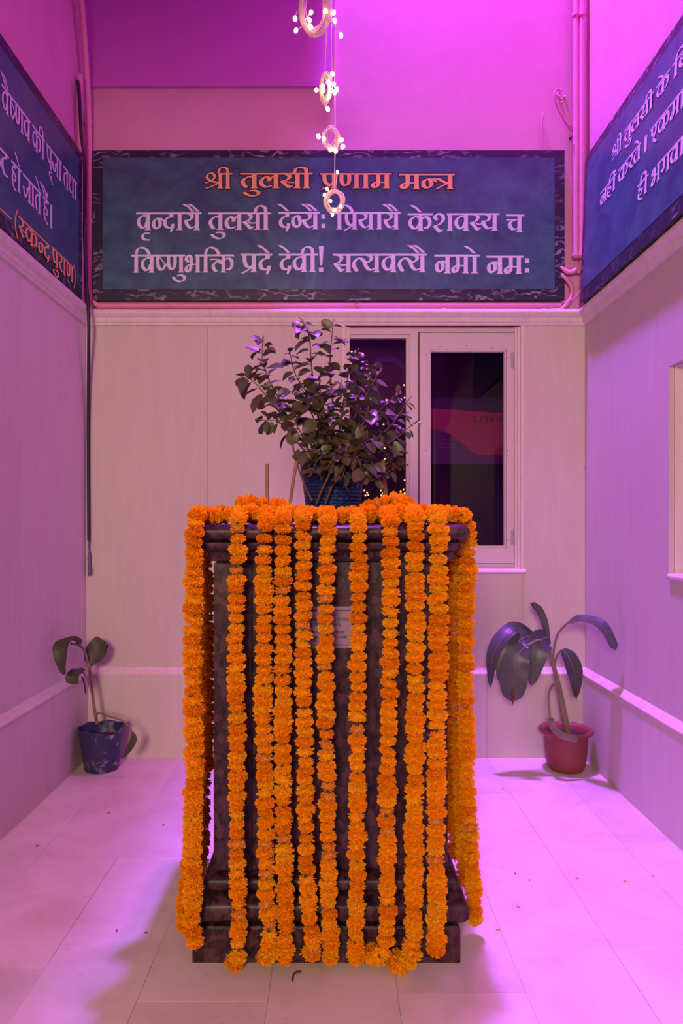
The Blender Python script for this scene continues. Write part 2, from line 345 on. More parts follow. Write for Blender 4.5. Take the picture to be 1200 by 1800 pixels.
# marks: drawn at the stem of the glyph before, no advance
M_ = {
 'e': lambda x: E(x+.06), 'ai': lambda x: E(x+.12)+E(x-.18),
 'u': lambda x: [[(p[0]+x, p[1]) for p in q] for q in sweep([(-.18,-.16),(.02,-.14),(.20,-.24),(.16,-.42),(-.08,-.50),(-.34,-.40),(-.46,-.27)], .9)],
 'uu': lambda x: [[(p[0]+x, p[1]) for p in q] for q in sweep([(.10,-.12),(-.16,-.18),(-.20,-.36),(.0,-.42),(.10,-.30),(.02,-.46),(.26,-.62)], .7)],
 'ri': lambda x: [[(p[0]+x, p[1]) for p in q] for q in sweep([(.06,-.18),(-.16,-.18),(-.32,-.34),(-.22,-.52),(.06,-.56)], .85)],
 'm': lambda x: [[(x-.02,1.14),(x+.16,1.14),(x+.16,1.34),(x-.02,1.34)]],
}
HEAD_T = .105
def layout(tokens):
    """tokens -> (polygons, x0, x1) on the unit grid"""
    polys = []; x = 0.0; sx = 0.0; lo = 9; hi = -9
    for t in tokens.split():
        if t in M_: polys += M_[t](sx); continue
        if t == '_': t = ' '
        adv, st, heads, ps = G[t]
        for q in ps: polys.append([(a+x, b) for a, b in q])
        for a, b in heads:
            polys.append([(a+x, 1-HEAD_T), (b+x, 1-HEAD_T), (b+x, 1.0), (a+x, 1.0)])
            lo = min(lo, a+x); hi = max(hi, b+x)
        if ps and not heads:
            lo = min(lo, min(p[0] for q in ps for p in q)+x); hi = max(hi, max(p[0] for q in ps for p in q)+x)
        if ps and heads: lo = min(lo, min(p[0] for q in ps for p in q)+x if t in ('shra','sha','bha','tha') else lo)
        sx = x+st; x += adv
    return polys, lo, hi
CENTRE = [  # tokens, x0, x1, head line y, baseline y in the photograph's pixels on the banner plane
 ('t', 'shra ii', 359.6, 408.6, 304.8, 331.9), ('t', 'ta u la sa ii', 422, 549.5, 304.8, 331.6), ('t', 'pra nna aa ma', 562.6, 688, 305, 331.5), ('t', 'ma na_h tra', 701, 798.8, 306, 333),
 ('b', 'va ri na_h da aa ya ai', 239.4, 354.4, 374, 405), ('b', 'ta u la sa ii', 365.8, 476.5, 374, 404.5), ('b', 'da e va_h ya ai vis', 488.4, 571.5, 373.2, 403.8),
 ('b', 'i pra ya aa ya ai', 587, 703.6, 373.5, 404), ('b', 'ka e sha va sa_h ya', 716, 877, 375.5, 406.4), ('b', 'ca', 888.6, 921, 377.5, 408.6),
 ('b', 'i va ssa_h nna u bha i kta', 230.3, 411.3, 448, 479.6), ('b', 'pra da e', 423, 478.4, 446.4, 478.8), ('b', 'da e va ii excl', 490, 568.5, 446.4, 478.4),
 ('b', 'sa ta_h ya va ta_h ya ai', 585.4, 750.4, 446.6, 479), ('b', 'na ma aa e', 763, 842.5, 448, 480.8), ('b', 'na ma vis', 854.5, 929.5, 450, 482.2)]
# ================================================================ the room
XL, XR, YB, YF = -1.300, 1.297, 3.70, -.70             # faces of the side walls and the back wall; where the building is cut open
ZC0, ZC1 = 2.242, 2.318                                 # cornice
DZ0, DZ1, DD = .432, .468, .020                         # dado ledge
CEIL, SHAFT = 4.20, 6.9
TH = .02                                                # thickness of the cladding
WX0, WX1, WZ0, WZ1 = PX(603, YB), PX(918, YB), PZ(1000, YB), ZC0      # the window opening in the back wall
NY0, NY1, NZ0, NZ1 = 1.72, 2.77, 1.010, 1.822                          # the window opening in the right wall

m = MB().box(XL-.3, XR+.3, YF, YB+.25, -.12, -.010)
floor = struct(m.build('floor', plain('floor_grout', (.50, .43, .37), .8, .2)))
xs = [XL+.002, -1.083, -.79, -.503, -.172, .159, .489, .785, 1.082, XR-.002]
offs = [.35, .10, 1.97, 1.796, 1.60, 1.83, 1.98, 2.04, 2.09, 1.80]
for i in range(len(xs)-1):
    y = offs[i]-.61*8
    while y < YB:
        a, b = max(y, YF), min(y+.61, YB+.015)
        if b-a > .03:
            g = .0004; z = random.uniform(-.0006, .0006)
            MB().box(xs[i]+g, xs[i+1]-g, a+g, b-g, -.010, z).build('floor_tile', M['floor_marble'], floor, origin=((xs[i]+xs[i+1])/2, (a+b)/2, 0))
        y += .61

# back wall: masonry round the window, painted above the cornice, clad below it
Y1 = YB+.25
m = MB()
m.box(XL-.2, WX0, YB+TH, Y1, 0, ZC0).box(WX1, XR+.2, YB+TH, Y1, 0, ZC0).box(WX0, WX1, YB+TH, Y1, 0, WZ0)
m.box(XL-.2, XR+.2, YB, Y1, ZC0, SHAFT)
wall_back = struct(m.build('wall_back', M['paint']))
def panel(parent, x0, x1, y0, y1, z0, z1):
    MB().box(x0, x1, y0, y1, z0, z1).build('marble_panel', M['wall_marble'], parent, origin=((x0+x1)/2, (y0+y1)/2, (z0+z1)/2))
g = .0007
for a, b, z0, z1 in ((XL, -.666, DZ1, ZC0), (-.666, WX0, DZ1, ZC0), (WX0, .52, DZ1, WZ0-.02), (.52, WX1, DZ1, WZ0-.02), (WX1, XR, DZ1, ZC0)):
    panel(wall_back, a+g, b-g, YB, YB+TH, z0, z1)
for a, b in ((XL, -.62), (-.62, .10), (.10, .78), (.78, XR)):
    panel(wall_back, a+g, b-g, YB-DD, YB+TH, 0, DZ0)
# side walls
m = MB().box(XL-.2, XL-TH, YF, YB+TH, 0, ZC0).box(XL-.2, XL, YF, YB, ZC0, SHAFT); wall_left = struct(m.build('wall_left', M['paint']))
m = MB().box(XR+TH, XR+.3, YF, NY0, 0, ZC0).box(XR+TH, XR+.3, NY1, YB+TH, 0, ZC0).box(XR+TH, XR+.3, NY0, NY1, 0, NZ0).box(XR+TH, XR+.3, NY0, NY1, NZ1, ZC0).box(XR, XR+.3, YF, YB, ZC0, SHAFT)
wall_right = struct(m.build('wall_right', M['paint']))
ys = [YB, 2.93, 2.17, 1.41, .65, -.11, YF]
for a, b in zip(ys[1:], ys[:-1]):
    panel(wall_left, XL-TH, XL, a+g, b-g, DZ1, ZC0); panel(wall_left, XL-TH, XL+DD, a+.3+g if a > YF else a, min(b+.3, YB)-g if b < YB else b-g, 0, DZ0)
for a, b, z0, z1 in ((NY1, YB, DZ1, ZC0), (NY0, NY1, DZ1, NZ0-.02), (NY0, NY1, NZ1, ZC0), (.95, NY0, DZ1, ZC0), (.15, .95, DZ1, ZC0), (YF, .15, DZ1, ZC0)):
    panel(wall_right, XR, XR+TH, a+g, b-g, z0, z1)
for a, b in ((2.98, YB), (2.2, 2.98), (1.4, 2.2), (.6, 1.4), (-.1, .6), (YF, -.1)):
    panel(wall_right, XR-DD, XR+TH, a+g, b-g, 0, DZ0)
# unseen ceiling slab over the left half, its edge set to cut the flood light; the right half is an open shaft closed far above
ceil_m = plain('ceiling_paint', (.62, .20, .40), .7, .2, .05, 3)
struct(MB().box(XL-.2, 0.0, YF, YB+.02, CEIL, CEIL+.2).build('ceiling', ceil_m))
struct(MB().box(XL-.02, PX(588, YB), YB-.022, YB+.01, PZ(151, YB-.022), CEIL).build('trim_7', plain('violet_board', (.58, .15, .50), .7, .2, .06, 3)))   # thin violet board on the upper left of the back wall
struct(MB().box(XL-.2, XR+.3, YF, Y1, SHAFT, SHAFT+.15).build('ceiling', ceil_m))
struct(MB().box(XL-.2, XR+.3, YF-.15, YF, 2.56, SHAFT).box(XL-.2, -1.15, YF-.15, YF, 0, 2.56).box(1.15, XR+.3, YF-.15, YF, 0, 2.56).build('wall_light_blocker', M['paint']))   # unseen lintel and jambs, added to keep the warm lamp off the upper walls
# cornice and dado ledge, mitred in the corners
def run(profile, side):
    n = len(profile); vs = []
    for d, z in profile:
        if side == 'back': vs += [(XL+d, YB-d, z), (XR-d, YB-d, z)]
        if side == 'left': vs += [(XL+d, YF, z), (XL+d, YB-d, z)]
        if side == 'right': vs += [(XR-d, YB-d, z), (XR-d, YF, z)]
    fs = [(2*i, 2*i+1, 2*((i+1) % n)+1, 2*((i+1) % n)) for i in range(n)]
    return MB().add(vs, fs+[tuple(range(0, 2*n, 2)), tuple(range(1, 2*n, 2))[::-1]])
corn = [(-TH, ZC0), (.012, ZC0), (.014, ZC0+.012), (.022, ZC0+.016), (.024, ZC0+.036), (.034, ZC0+.040), (.046, ZC0+.050), (.050, ZC0+.062), (.046, ZC0+.073), (.040, ZC1), (-TH, ZC1)]
ledge = [(-TH, DZ0), (DD+.006, DZ0), (DD+.006, DZ0+.006), (.0, DZ1), (-TH, DZ1)]
for k, s in enumerate(('back', 'left', 'right')):
    struct(run(corn, s).build('trim_%d' % (k+1), M['trim_marble'])); struct(run(ledge, s).build('trim_%d' % (k+4), M['trim_marble']))

# ---------------------------------------------------------------- window in the back wall
YW = YB+.045                                            # front of the window frame
win = struct(thing('window_1', ((WX0+WX1)/2, YW, WZ0)))
def rect(mb, px0, px1, py0, py1, ya, yb, ref): return mb.box(PX(px0, ref), PX(px1, ref), ya, yb, PZ(py1, ref), PZ(py0, ref))
m = MB()
for r in ((596, 608, 568, 1004), (720, 735, 568, 1004), (903, 922, 568, 1004)): rect(m, *r, YW, YW+.07, YW)
m2 = MB()
rect(m, 608, 720, 568, 588, YW, YW+.07, YW); rect(m, 735, 903, 568, 584, YW, YW+.07, YW); rect(m, 608, 720, 990, 1004, YW, YW+.07, YW); rect(m, 735, 903, 991, 1004, YW, YW+.07, YW)
frame = m.build('window_frame', M['frame'], win)
m = MB()
for r in ((608, 613, 588, 990), (714, 720, 588, 990), (613, 714, 588, 593), (613, 714, 985, 990)): rect(m, *r, YW+.012, YW+.05, YW)
m.build('glazing_bead', M['frame'], frame)
m = MB()
for r in ((737, 753, 586, 990), (889, 902, 586, 990), (753, 889, 586, 614), (753, 889, 964, 990)): rect(m, *r, YW-.012, YW+.035, YW)
sash = m.build('sash', M['frame'], win)
m = MB()
for r in ((752, 757, 613, 965), (886, 890, 613, 965), (757, 886, 613, 618), (757, 886, 959, 965)): rect(m, *r, YW+.002, YW+.03, YW)
m.build('glazing_bead', M['frame'], sash)
rect(MB(), 612, 715, 592, 986, YW+.030, YW+.034, YW).build('pane', M['glass'], win)
rect(MB(), 756, 887, 617, 960, YW+.022, YW+.026, YW).build('pane', M['glass'], sash)
for py in (634, 944):
    m = MB(); c = P(903.5, py, YW-.012)
    m.tube([(c.x, c.y-.004, c.z-.045), (c.x, c.y-.004, c.z+.045)], .006, 8); m.box(c.x-.018, c.x, c.y-.002, c.y+.001, c.z-.04, c.z+.04)
    m.build('hinge', M['metal'], sash)
for px, py in ((749, 624), (749, 792), (773, 610), (865, 611), (891, 628), (892, 792), (892, 950), (820, 608)):
    c = P(px, py, YW-.012); MB().tube([(c.x, c.y-.0015, c.z), (c.x, c.y+.002, c.z)], .0032, 8).build('screw', M['screw'], sash)
m = MB().add([(WX0-.01, YB-.022, WZ0-.022), (WX1+.012, YB-.022, WZ0-.022), (WX1+.012, YW+.07, WZ0-.022), (WX0-.01, YW+.07, WZ0-.022), (WX0-.01, YB-.022, WZ0-.004), (WX1+.012, YB-.022, WZ0-.004), (WX1+.012, YW+.07, WZ0+.02), (WX0-.01, YW+.07, WZ0+.02), (WX0-.01, YB-.028, WZ0-.013), (WX1+.012, YB-.028, WZ0-.013)],
    [(0,3,2,1), (4,5,6,7), (0,1,9,8), (8,9,5,4), (1,2,6,5,9), (3,0,8,4,7), (2,3,7,6)])
m.build('window_sill', M['trim_marble'], win)
m = MB()                                                # stepped reveal on both sides of the opening
for s, x in ((1, WX1), (-1, WX0)):
    for a, b, ya in ((-.010, .004, YB-.006), (-.022, -.010, YB+.010), (-.034, -.022, YB+.024)):
        m.box(min(x+s*a, x+s*b), max(x+s*a, x+s*b), ya, YW+.03, WZ0-.002, ZC0)
m.build('architrave', M['trim_marble'], win)
# the dark room behind the panes
X0, X1, Z0, Z1, YD = WX0-.2, WX1+.2, WZ0-.2, ZC0+.1, YB+1.1
m = MB().box(X0, X1, YD, YD+.03, Z0, Z1).box(X0-.03, X0, Y1, YD, Z0, Z1).box(X1, X1+.03, Y1, YD, Z0, Z1).box(X0, X1, Y1, YD, Z1, Z1+.03).box(X0, X1, Y1, YD, Z0-.03, Z0)
struct(m.build('wall_store_room', M['dark_room']))

# ---------------------------------------------------------------- recessed window in the right wall
win2 = struct(thing('window_2', (XR, (NY0+NY1)/2, NZ0)))
XN = XR+.13
m = MB().box(XN, XN+.03, NY0, NY1, NZ0, NZ1).build('blind_panel', marble('rough_mesh', (.34, .26, .23), (.28, .21, .18), False, .7), win2)
m = MB().box(XR+TH, XN, NY1-.004, NY1+.02, NZ0, NZ1).box(XR+TH, XN, NY0-.02, NY0+.004, NZ0, NZ1).box(XR+TH, XN, NY0, NY1, NZ1-.004, NZ1+.02)
m.build('reveal', M['trim_marble'], win2)
m = MB().box(XN-.045, XN, NY1-.055, NY1-.004, NZ0, NZ1).box(XN-.045, XN, NY0+.004, NY0+.055, NZ0, NZ1).box(XN-.045, XN, NY0, NY1, NZ1-.055, NZ1-.004)
m.build('window_frame', plain('niche_frame', (.36, .27, .26), .6, .2), win2)
prof = [(XR-.004, NZ0-.018), (XR-.012, NZ0-.010), (XR-.012, NZ0-.002), (XR-.004, NZ0+.006), (XN, NZ0+.012), (XN, NZ0-.02), (XR+.0, NZ0-.02)]
m = MB().add([(x, y, z) for x, z in prof for y in (NY0, NY1-.004)], [(2*i, 2*i+1, 2*((i+1) % 7)+1, 2*((i+1) % 7)) for i in range(7)]+[tuple(range(0, 14, 2)), tuple(range(1, 14, 2))[::-1]])
m.build('window_sill', M['trim_marble'], win2)

# ================================================================ banners
def banner(name, origin, u, w, width, height, border, label, seed=0):
    """u: along the width, w: up; both unit vectors. returns root and a mapping (metres along, metres up) -> point in front of the face"""
    u, w, o = Vector(u).normalized(), Vector(w).normalized(), Vector(origin); n = u.cross(w).normalized()
    r = thing('banner', o+u*(width/2), label, 'banner')
    def slab(a0, a1, b0, b1, d0, d1):
        vs = [o+u*a+w*b+n*d for d in (d0, d1) for a, b in ((a0, b0), (a1, b0), (a1, b1), (a0, b1))]
        return MB().add(vs, [(0,3,2,1), (4,5,6,7), (0,1,5,4), (1,2,6,5), (2,3,7,6), (3,0,4,7)])
    slab(0, width, 0, height, -.028, 0).build('backing', M['border'], r)
    l, rt, b, t = border
    slab(l, width-rt, b, height-t, 0, .0012).build('print_field', M['field'], r)
    return r, lambda a, c, d=.0022: o+u*a+w*c+n*d
def letters(root, polys, name, mat, mp, grow=0, depth=.0030):
    m = MB()
    for i, q in enumerate(polys):
        if grow: q = hull([(x+grow*math.cos(k*math.tau/8), y+grow*math.sin(k*math.tau/8)) for x, y in q for k in range(8)])
        n = len(q); m.add([mp(a, c, depth+(4e-6 if grow else 1e-5)*i) for a, c in q], [tuple(range(n))])
    return m.build(name, mat, root)
def word(tokens, a0, a1, head, base):
    ps, lo, hi = layout(tokens); s = (a1-a0)/(hi-lo)
    return [[(a0+(x-lo)*s, base+y*(head-base)) for x, y in q] for q in ps]

# centre banner: leans out a little, its foot on the conduit
YT = YB-.035
bx0, bx1, bz0, bz1 = PX(163, YT), PX(992, YT), PZ(528, YT), PZ(264, YT)
root, mp = banner('banner', (bx0, YT, bz0), (1, 0, 0), (0, 0, 1), bx1-bx0, bz1-bz0, (.052, .052, .058, .040), 'wide dark blue banner with three lines of lettering above the window')
for kind, tok, a, b, hy, by in CENTRE:
    ps = word(tok, PX(a, YT)-bx0, PX(b, YT)-bx0, PZ(hy, YT)-bz0, PZ(by, YT)-bz0)
    if kind == 't': letters(root, ps, 'lettering_outline', M['ink_shadow'], mp, .0065, .0018)
    letters(root, ps, 'lettering', M['ink_orange'] if kind == 't' else M['ink_white'], mp)
# left banner: words measured on the wall plane
XB = XL+.045
def ly(px): return -XB*F/(CX-px)
l0, l1, zb, zt = 1.02, 3.52, 2.322, 3.045
root, mp = banner('banner', (XB, l0, zb), (0, 1, 0), (.0, 0, 1), l1-l0, zt-zb, (.06, .05, .05, .05), 'dark banner on the left wall with an orange last line')
for mat, tok, a, b, h, bs in (
  ('ink_white', 'va ai ssa_h nna va', 1.2, 52, 2.86, 2.768), ('ink_white', 'ka ii', 55, 77, 2.86, 2.768), ('ink_white', 'pa uu ja aa', 80, 107, 2.86, 2.768), ('ink_white', 'ta tha aa', 110, 134, 2.86, 2.768),
  ('ink_white', 'ssa_h tta', -13, 14, 2.615, 2.52), ('ink_white', 'ha aa e', 18, 36, 2.615, 2.52), ('ink_white', 'ja aa ta e', 39, 71, 2.615, 2.52), ('ink_white', 'ha ai m', 74, 84.5, 2.615, 2.52), ('ink_white', 'danda', 87, 90.5, 2.615, 2.51),
  ('ink_orange', 'dash', -4, 18.7, 2.428, 2.35), ('ink_orange', 'lp', 24.5, 30.5, 2.428, 2.35), ('ink_orange', 'sa_h ka na_h da', 31, 86, 2.428, 2.354), ('ink_orange', 'pa u ra aa nna', 89.5, 128, 2.436, 2.358), ('ink_orange', 'rp', 128, 131.5, 2.436, 2.358)):
    letters(root, word(tok, ly(a)-l0, ly(b)-l0, h-zb, bs-zb), 'lettering', M[mat], mp)
# right banner: foot on the cornice, top against the wall
XT = XR-.055
def ry(px): return XT*F/(px-CX)
r0, r1 = 3.60, 1.10; tilt = Vector((.030, 0, .745)).normalized(); zb2 = 2.322
root, mp = banner('banner', (XR-.062, r0, zb2), (0, -1, 0), tilt, r0-r1, .745, (.035, .05, .065, .045), 'violet blue banner on the right wall beside the double conduit')
for tok, a, b, h, bs in (
  ('shra ii', 1070.6, 1088, 2.918, 2.858), ('ta u la sa ii', 1091.5, 1143.5, 2.920, 2.862), ('ka e', 1147, 1170.7, 2.922, 2.864), ('i ba', 1174.5, 1206, 2.922, 2.862),
  ('na ha ii m', 1051.7, 1080.5, 2.774, 2.708), ('ka ra ta e', 1083, 1123.5, 2.776, 2.71), ('danda', 1129, 1133.5, 2.776, 2.71), ('e_v ka ma aa', 1139.5, 1201, 2.776, 2.71),
  ('ha ii', 1119.7, 1139.5, 2.603, 2.535), ('bha ga va aa', 1144, 1204, 2.600, 2.532)):
    letters(root, word(tok, r0-ry(a), r0-ry(b), h-zb2, bs-zb2), 'lettering', M['ink_white'], mp)

# ================================================================ pedestal
PCX, PY0 = -.014, 1.955                                 # centre in x, front of the plinth
PHW = .368; PY1 = PY0+2*PHW; ZT = 1.205
ped = thing('stone_pedestal', (PCX, (PY0+PY1)/2, 0), 'dark polished granite pedestal with moulded base, hung all round with garlands', 'pedestal')
def sq(inset, dx=0.0): return (PCX+dx-PHW+inset, PCX+dx+PHW-inset, PY0+inset, PY1-inset)
def arc(r, zc, a0, a1, n, off=0): return [(off+r*math.cos(a0+(a1-a0)*k/n), zc+r*math.sin(a0+(a1-a0)*k/n)) for k in range(n+1)]
h = math.pi/2
MB().ring([(0, 0), (0, .092), (-.004, .098)], *sq(0, -.012)).build('plinth', M['granite'], ped)
MB().ring([(-.03, .098)]+arc(.040, .140, -h, h, 8, -.028)+[(-.05, .182)], *sq(0)).build('torus_moulding', M['granite'], ped, True)
MB().ring([(-.05, .182)]+arc(.022, .206, -h, h, 6, -.032)+[(-.05, .230)], *sq(0)).build('small_moulding', M['granite'], ped, True)
MB().ring([(0, .230), (0, 1.10)], *sq(.058)).build('shaft', M['granite'], ped)
pw = .105
for sx in (-1, 1):
    for sy in (-1, 1):
        cx, cy = PCX+sx*(PHW-.040), (PY0+PY1)/2+sy*(PHW-.040)
        x0, x1 = sorted((cx, cx-sx*pw)); y0, y1 = sorted((cy, cy-sy*pw))
        MB().ring([(-.006, .230), (0, .236), (0, 1.094), (-.006, 1.10)], x0, x1, y0, y1).build('corner_pilaster', M['granite'], ped)
MB().ring([(-.052, 1.10), (-.030, 1.104), (-.024, 1.116)]+arc(.022, 1.150, -h, .2, 5, -.030)+[(-.030, 1.160)], *sq(0)).build('upper_moulding', M['granite'], ped, True)
MB().ring([(-.02, 1.160)]+arc(.0225, 1.1825, -h, h, 8, -.010)+[(-.03, 1.205)], *sq(0)).build('top_slab', M['granite'], ped, True)
YQ = PY0+.058
m = MB().box(PX(521, YQ), PX(619, YQ), YQ-.006, YQ, PZ(1138, YQ), PZ(1066, YQ)); pl = m.build('plaque', M['plaque'], ped); pl['label'] = 'pale inscribed plaque'
m = MB()
for py in (1072.5, 1133): m.box(PX(524, YQ), PX(616, YQ), YQ-.0066, YQ-.006, PZ(py+.7, YQ), PZ(py-.7, YQ))
m.build('plaque_rule', M['ink_black'], pl)
for tok, a, b, py in (('ka aa _ ha ma', 535, 565, 1091), ('ii _ ka e _ aa ga e _ na _ ra', 588, 617, 1091), ('ka sa _ i ha ma', 535, 565, 1100), ('na aa _ ha ai danda', 588, 598, 1100),
                      ('ka ra na', 545, 565, 1113), ('va aa m _ ra kha'.replace('kha', 'va'), 588, 604, 1113), ('sa ma aa', 545, 565, 1122), ('pra aa _ ka ra e danda', 588, 609, 1122)):
    ps = word(tok, PX(a, YQ), PX(b, YQ), PZ(py-4.6, YQ), PZ(py, YQ))
    m = MB()
    for i, q in enumerate(ps): m.add([(x, YQ-.0068-1e-5*i, z) for x, z in q], [tuple(range(len(q)))])
    m.build('plaque_lettering', M['ink_black'], pl)

# ================================================================ marigold garlands
def pompom(seed, wilt=False):
    rg = random.Random(seed); m = MB(); R = 1.0; hh = .60
    m.sphere((0, 0, 0), .74, 10, 6, 0, .62)
    rings = [(-72, 8), (-54, 16), (-36, 23), (-18, 28), (0, 31), (18, 28), (36, 23), (54, 16), (72, 8)]
    for lat, cnt in rings:
        if wilt: cnt = int(cnt*.62)
        for k in range(cnt):
            la = math.radians(lat+rg.uniform(-9, 9)); lo = (k+rg.uniform(-.45, .45))/cnt*math.tau
            sn = math.sin(la); sn = math.copysign(abs(sn)**.8, sn)
            d = Vector((math.cos(la)*math.cos(lo), math.cos(la)*math.sin(lo), sn*hh))
            q = R*rg.uniform(.90, 1.07) if not wilt else R*rg.uniform(.72, 1.08)
            nrm = Vector((d.x, d.y, d.z*2)).normalized(); t = nrm.orthogonal().normalized()
            t = Matrix.Rotation(rg.uniform(0, math.tau), 3, nrm) @ t; b = nrm.cross(t); wd = rg.uniform(.085, .145)
            base = d*.55; tip = d*q
            m.add([base-t*wd*.5, base+t*wd*.5, tip+t*wd+b*.03, tip+nrm*.06-b*.05, tip-t*wd+b*.03], [(0, 1, 2, 3), (0, 3, 4)])
    m.lathe([(.10, .30), (.26, .44), (.16, .66), (.07, .80)] if wilt else [(.08, .30), (.20, .40), (.13, .58), (.06, .70)], n=7, mi=1)
    return m.mesh('wilted_marigold' if wilt else 'marigold', [M['petal_old'] if wilt else M['petal'], M['calyx']])
POM = [pompom(k) for k in range(8)]; WILT = [pompom(50+k, True) for k in range(2)]; OPEN = [pompom(80+k, True) for k in range(2)]
for me in OPEN: me.materials[0] = M['petal']
def garland(label, pts, r=.0275, pitch=.0262, smooth=5, seed=0, wilt=.04, jit=.0025, loop=False):
    rg = random.Random(seed); path = spline(pts, smooth); root = thing('marigold_garland', path[-1], label, 'garland', 'marigold garlands on the pedestal')
    acc = 0.0; want = 0.0; used = []
    for a, b in zip(path[:-1], path[1:]):
        L = (b-a).length
        while want <= acc+L and L > 1e-6:
            p = a.lerp(b, (want-acc)/L); t = (b-a).normalized()
            q = rg.random(); me = rg.choice(WILT) if q < wilt else rg.choice(OPEN) if q < wilt+.13 else rg.choice(POM)
            o = put('marigold', me, root, p+Vector((rg.uniform(-jit, jit), rg.uniform(-jit, jit)*.6, 0)))
            s = .90*r*rg.uniform(.86, 1.13)*(.92 if q < wilt else 1); o.scale = (s, s, s*rg.uniform(.92, 1.12))
            up = -t if rg.random() < .72 else t
            up = (up+Vector((rg.gauss(0, .13), rg.gauss(0, .13), rg.gauss(0, .13)))).normalized()
            o.rotation_mode = 'QUATERNION'; o.rotation_quaternion = up.to_track_quat('Z', 'Y') @ Matrix.Rotation(rg.uniform(0, 6.28), 3, 'Z').to_quaternion()
            want += pitch*rg.uniform(.86, 1.12)*(1.18 if rg.random() < .06 else 1)
        acc += L
    MB().tube(path[::2]+([path[-1]] if (len(path) % 2) == 0 else []), .0016, 4).build('thread', M['string'], root, origin=path[-1])
    return root
YS = PY0-.060                                           # plane in which the front strands hang
def front(label, cols, back=.22, seed=0, **k):
    """cols: (px, py) from the slab edge down; the first bit lies on the slab"""
    x, y = cols[0]; X = PX(x, YS)
    pts = [(X*1.02+.01*random.uniform(-1, 1), YS+back, ZT+.026), (X, YS+.075, ZT+.027), (X, YS+.030, ZT+.024), (X, YS+.004, ZT-.008)]
    for px, py in cols:
        if py > 935:
            Y = YS+.004*math.sin(px*.7+py*.013)
            q = P(px, py, Y)
            if q.z < .034: q = P(px, py, EYE*F/(py-CY)+.026); q.z = .026
            pts.append(q)
    return garland(label, pts, seed=seed, **k)
front('marigold garland at the left front corner of the pedestal, leftmost strand', [(342, 910), (341, 1000), (338, 1150), (341, 1330), (338, 1450), (340, 1560), (337, 1620), (344, 1672)], seed=1, r=.0285)
front('second front marigold garland from the left, curling left onto the floor', [(418, 910), (417, 1000), (414, 1150), (417, 1300), (416, 1450), (418, 1560), (420, 1650), (417, 1690), (396, 1712)], seed=2, r=.0255, wilt=.05)
front('third front marigold garland from the left, gappy, its tail turned left', [(466, 905), (463, 1000), (464, 1130), (463, 1250), (466, 1400), (467, 1540), (472, 1620), (475, 1675), (452, 1710)], seed=3, r=.0265, wilt=.10)
front('fourth front marigold garland from the left, touching the gappy third one', [(497, 915), (496, 1050), (497, 1200), (497, 1350), (499, 1500), (502, 1600), (502, 1690)], seed=4, r=.0262)
front('fifth front marigold garland from the left, over the plaque edge', [(533, 918), (533, 1050), (533, 1200), (536, 1350), (538, 1500), (543, 1600), (551, 1670), (541, 1700)], seed=5, r=.0255)
front('sixth front marigold garland from the left, straight across the plaque', [(575, 910), (574, 1000), (572, 1100), (572, 1250), (576, 1400), (577, 1550), (580, 1650), (582, 1716)], seed=6, r=.0262)
front('seventh front marigold garland from the left, at the plaque right edge', [(630, 908), (630, 1000), (629, 1150), (628, 1300), (627, 1450), (627, 1600), (625, 1660), (628, 1712)], seed=7, r=.0258)
front('eighth front marigold garland from the left, ending in a curl towards the seventh', [(686, 912), (686, 1000), (685, 1120), (684, 1250), (680, 1400), (681, 1540), (679, 1640), (668, 1680), (645, 1698)], seed=8, r=.0262, wilt=.06)
front('ninth front marigold garland from the left, thick, its foot swung left', [(731, 910), (730, 1000), (730, 1150), (730, 1300), (728, 1450), (727, 1580), (726, 1660), (712, 1695), (684, 1708)], seed=9, r=.0285)
front('tenth front marigold garland from the left, before the right pilaster', [(771, 915), (770, 1000), (770, 1150), (768, 1300), (766, 1450), (767, 1600), (766, 1684)], seed=10, r=.0285)
XS1, XS0 = PCX+PHW+.036, PCX-PHW-.034
def side(label, s, Y, zend, seed, out=.0, r=.0275, wilt=.05):
    X = XS1 if s > 0 else XS0
    pts = [(X-s*.20, Y+.01, ZT+.026), (X-s*.07, Y, ZT+.027), (X-s*.02, Y, ZT+.020), (X, Y, ZT-.02), (X-s*.006, Y, 1.0), (X-s*.008, Y+.004, .6), (X+s*.004, Y-.004, .30), (X+s*(.012+out), Y, .14), (X+s*(.014+out), Y-.006, zend)]
    return garland(label, pts, seed=seed, r=r, wilt=wilt)
side('marigold garland down the right side of the pedestal, nearest the front', 1, 2.085, .03, 21)
side('shaded marigold garland on the right side of the pedestal, behind the foremost', 1, 2.235, .06, 22)
side('deeper shaded marigold garland on the right side of the pedestal', 1, 2.42, .06, 23)
side('marigold garland down the left side of the pedestal, bulging over the base', -1, 2.09, .030, 24, .012)
side('shaded marigold garland on the left side of the pedestal, further back', -1, 2.26, .05, 25)
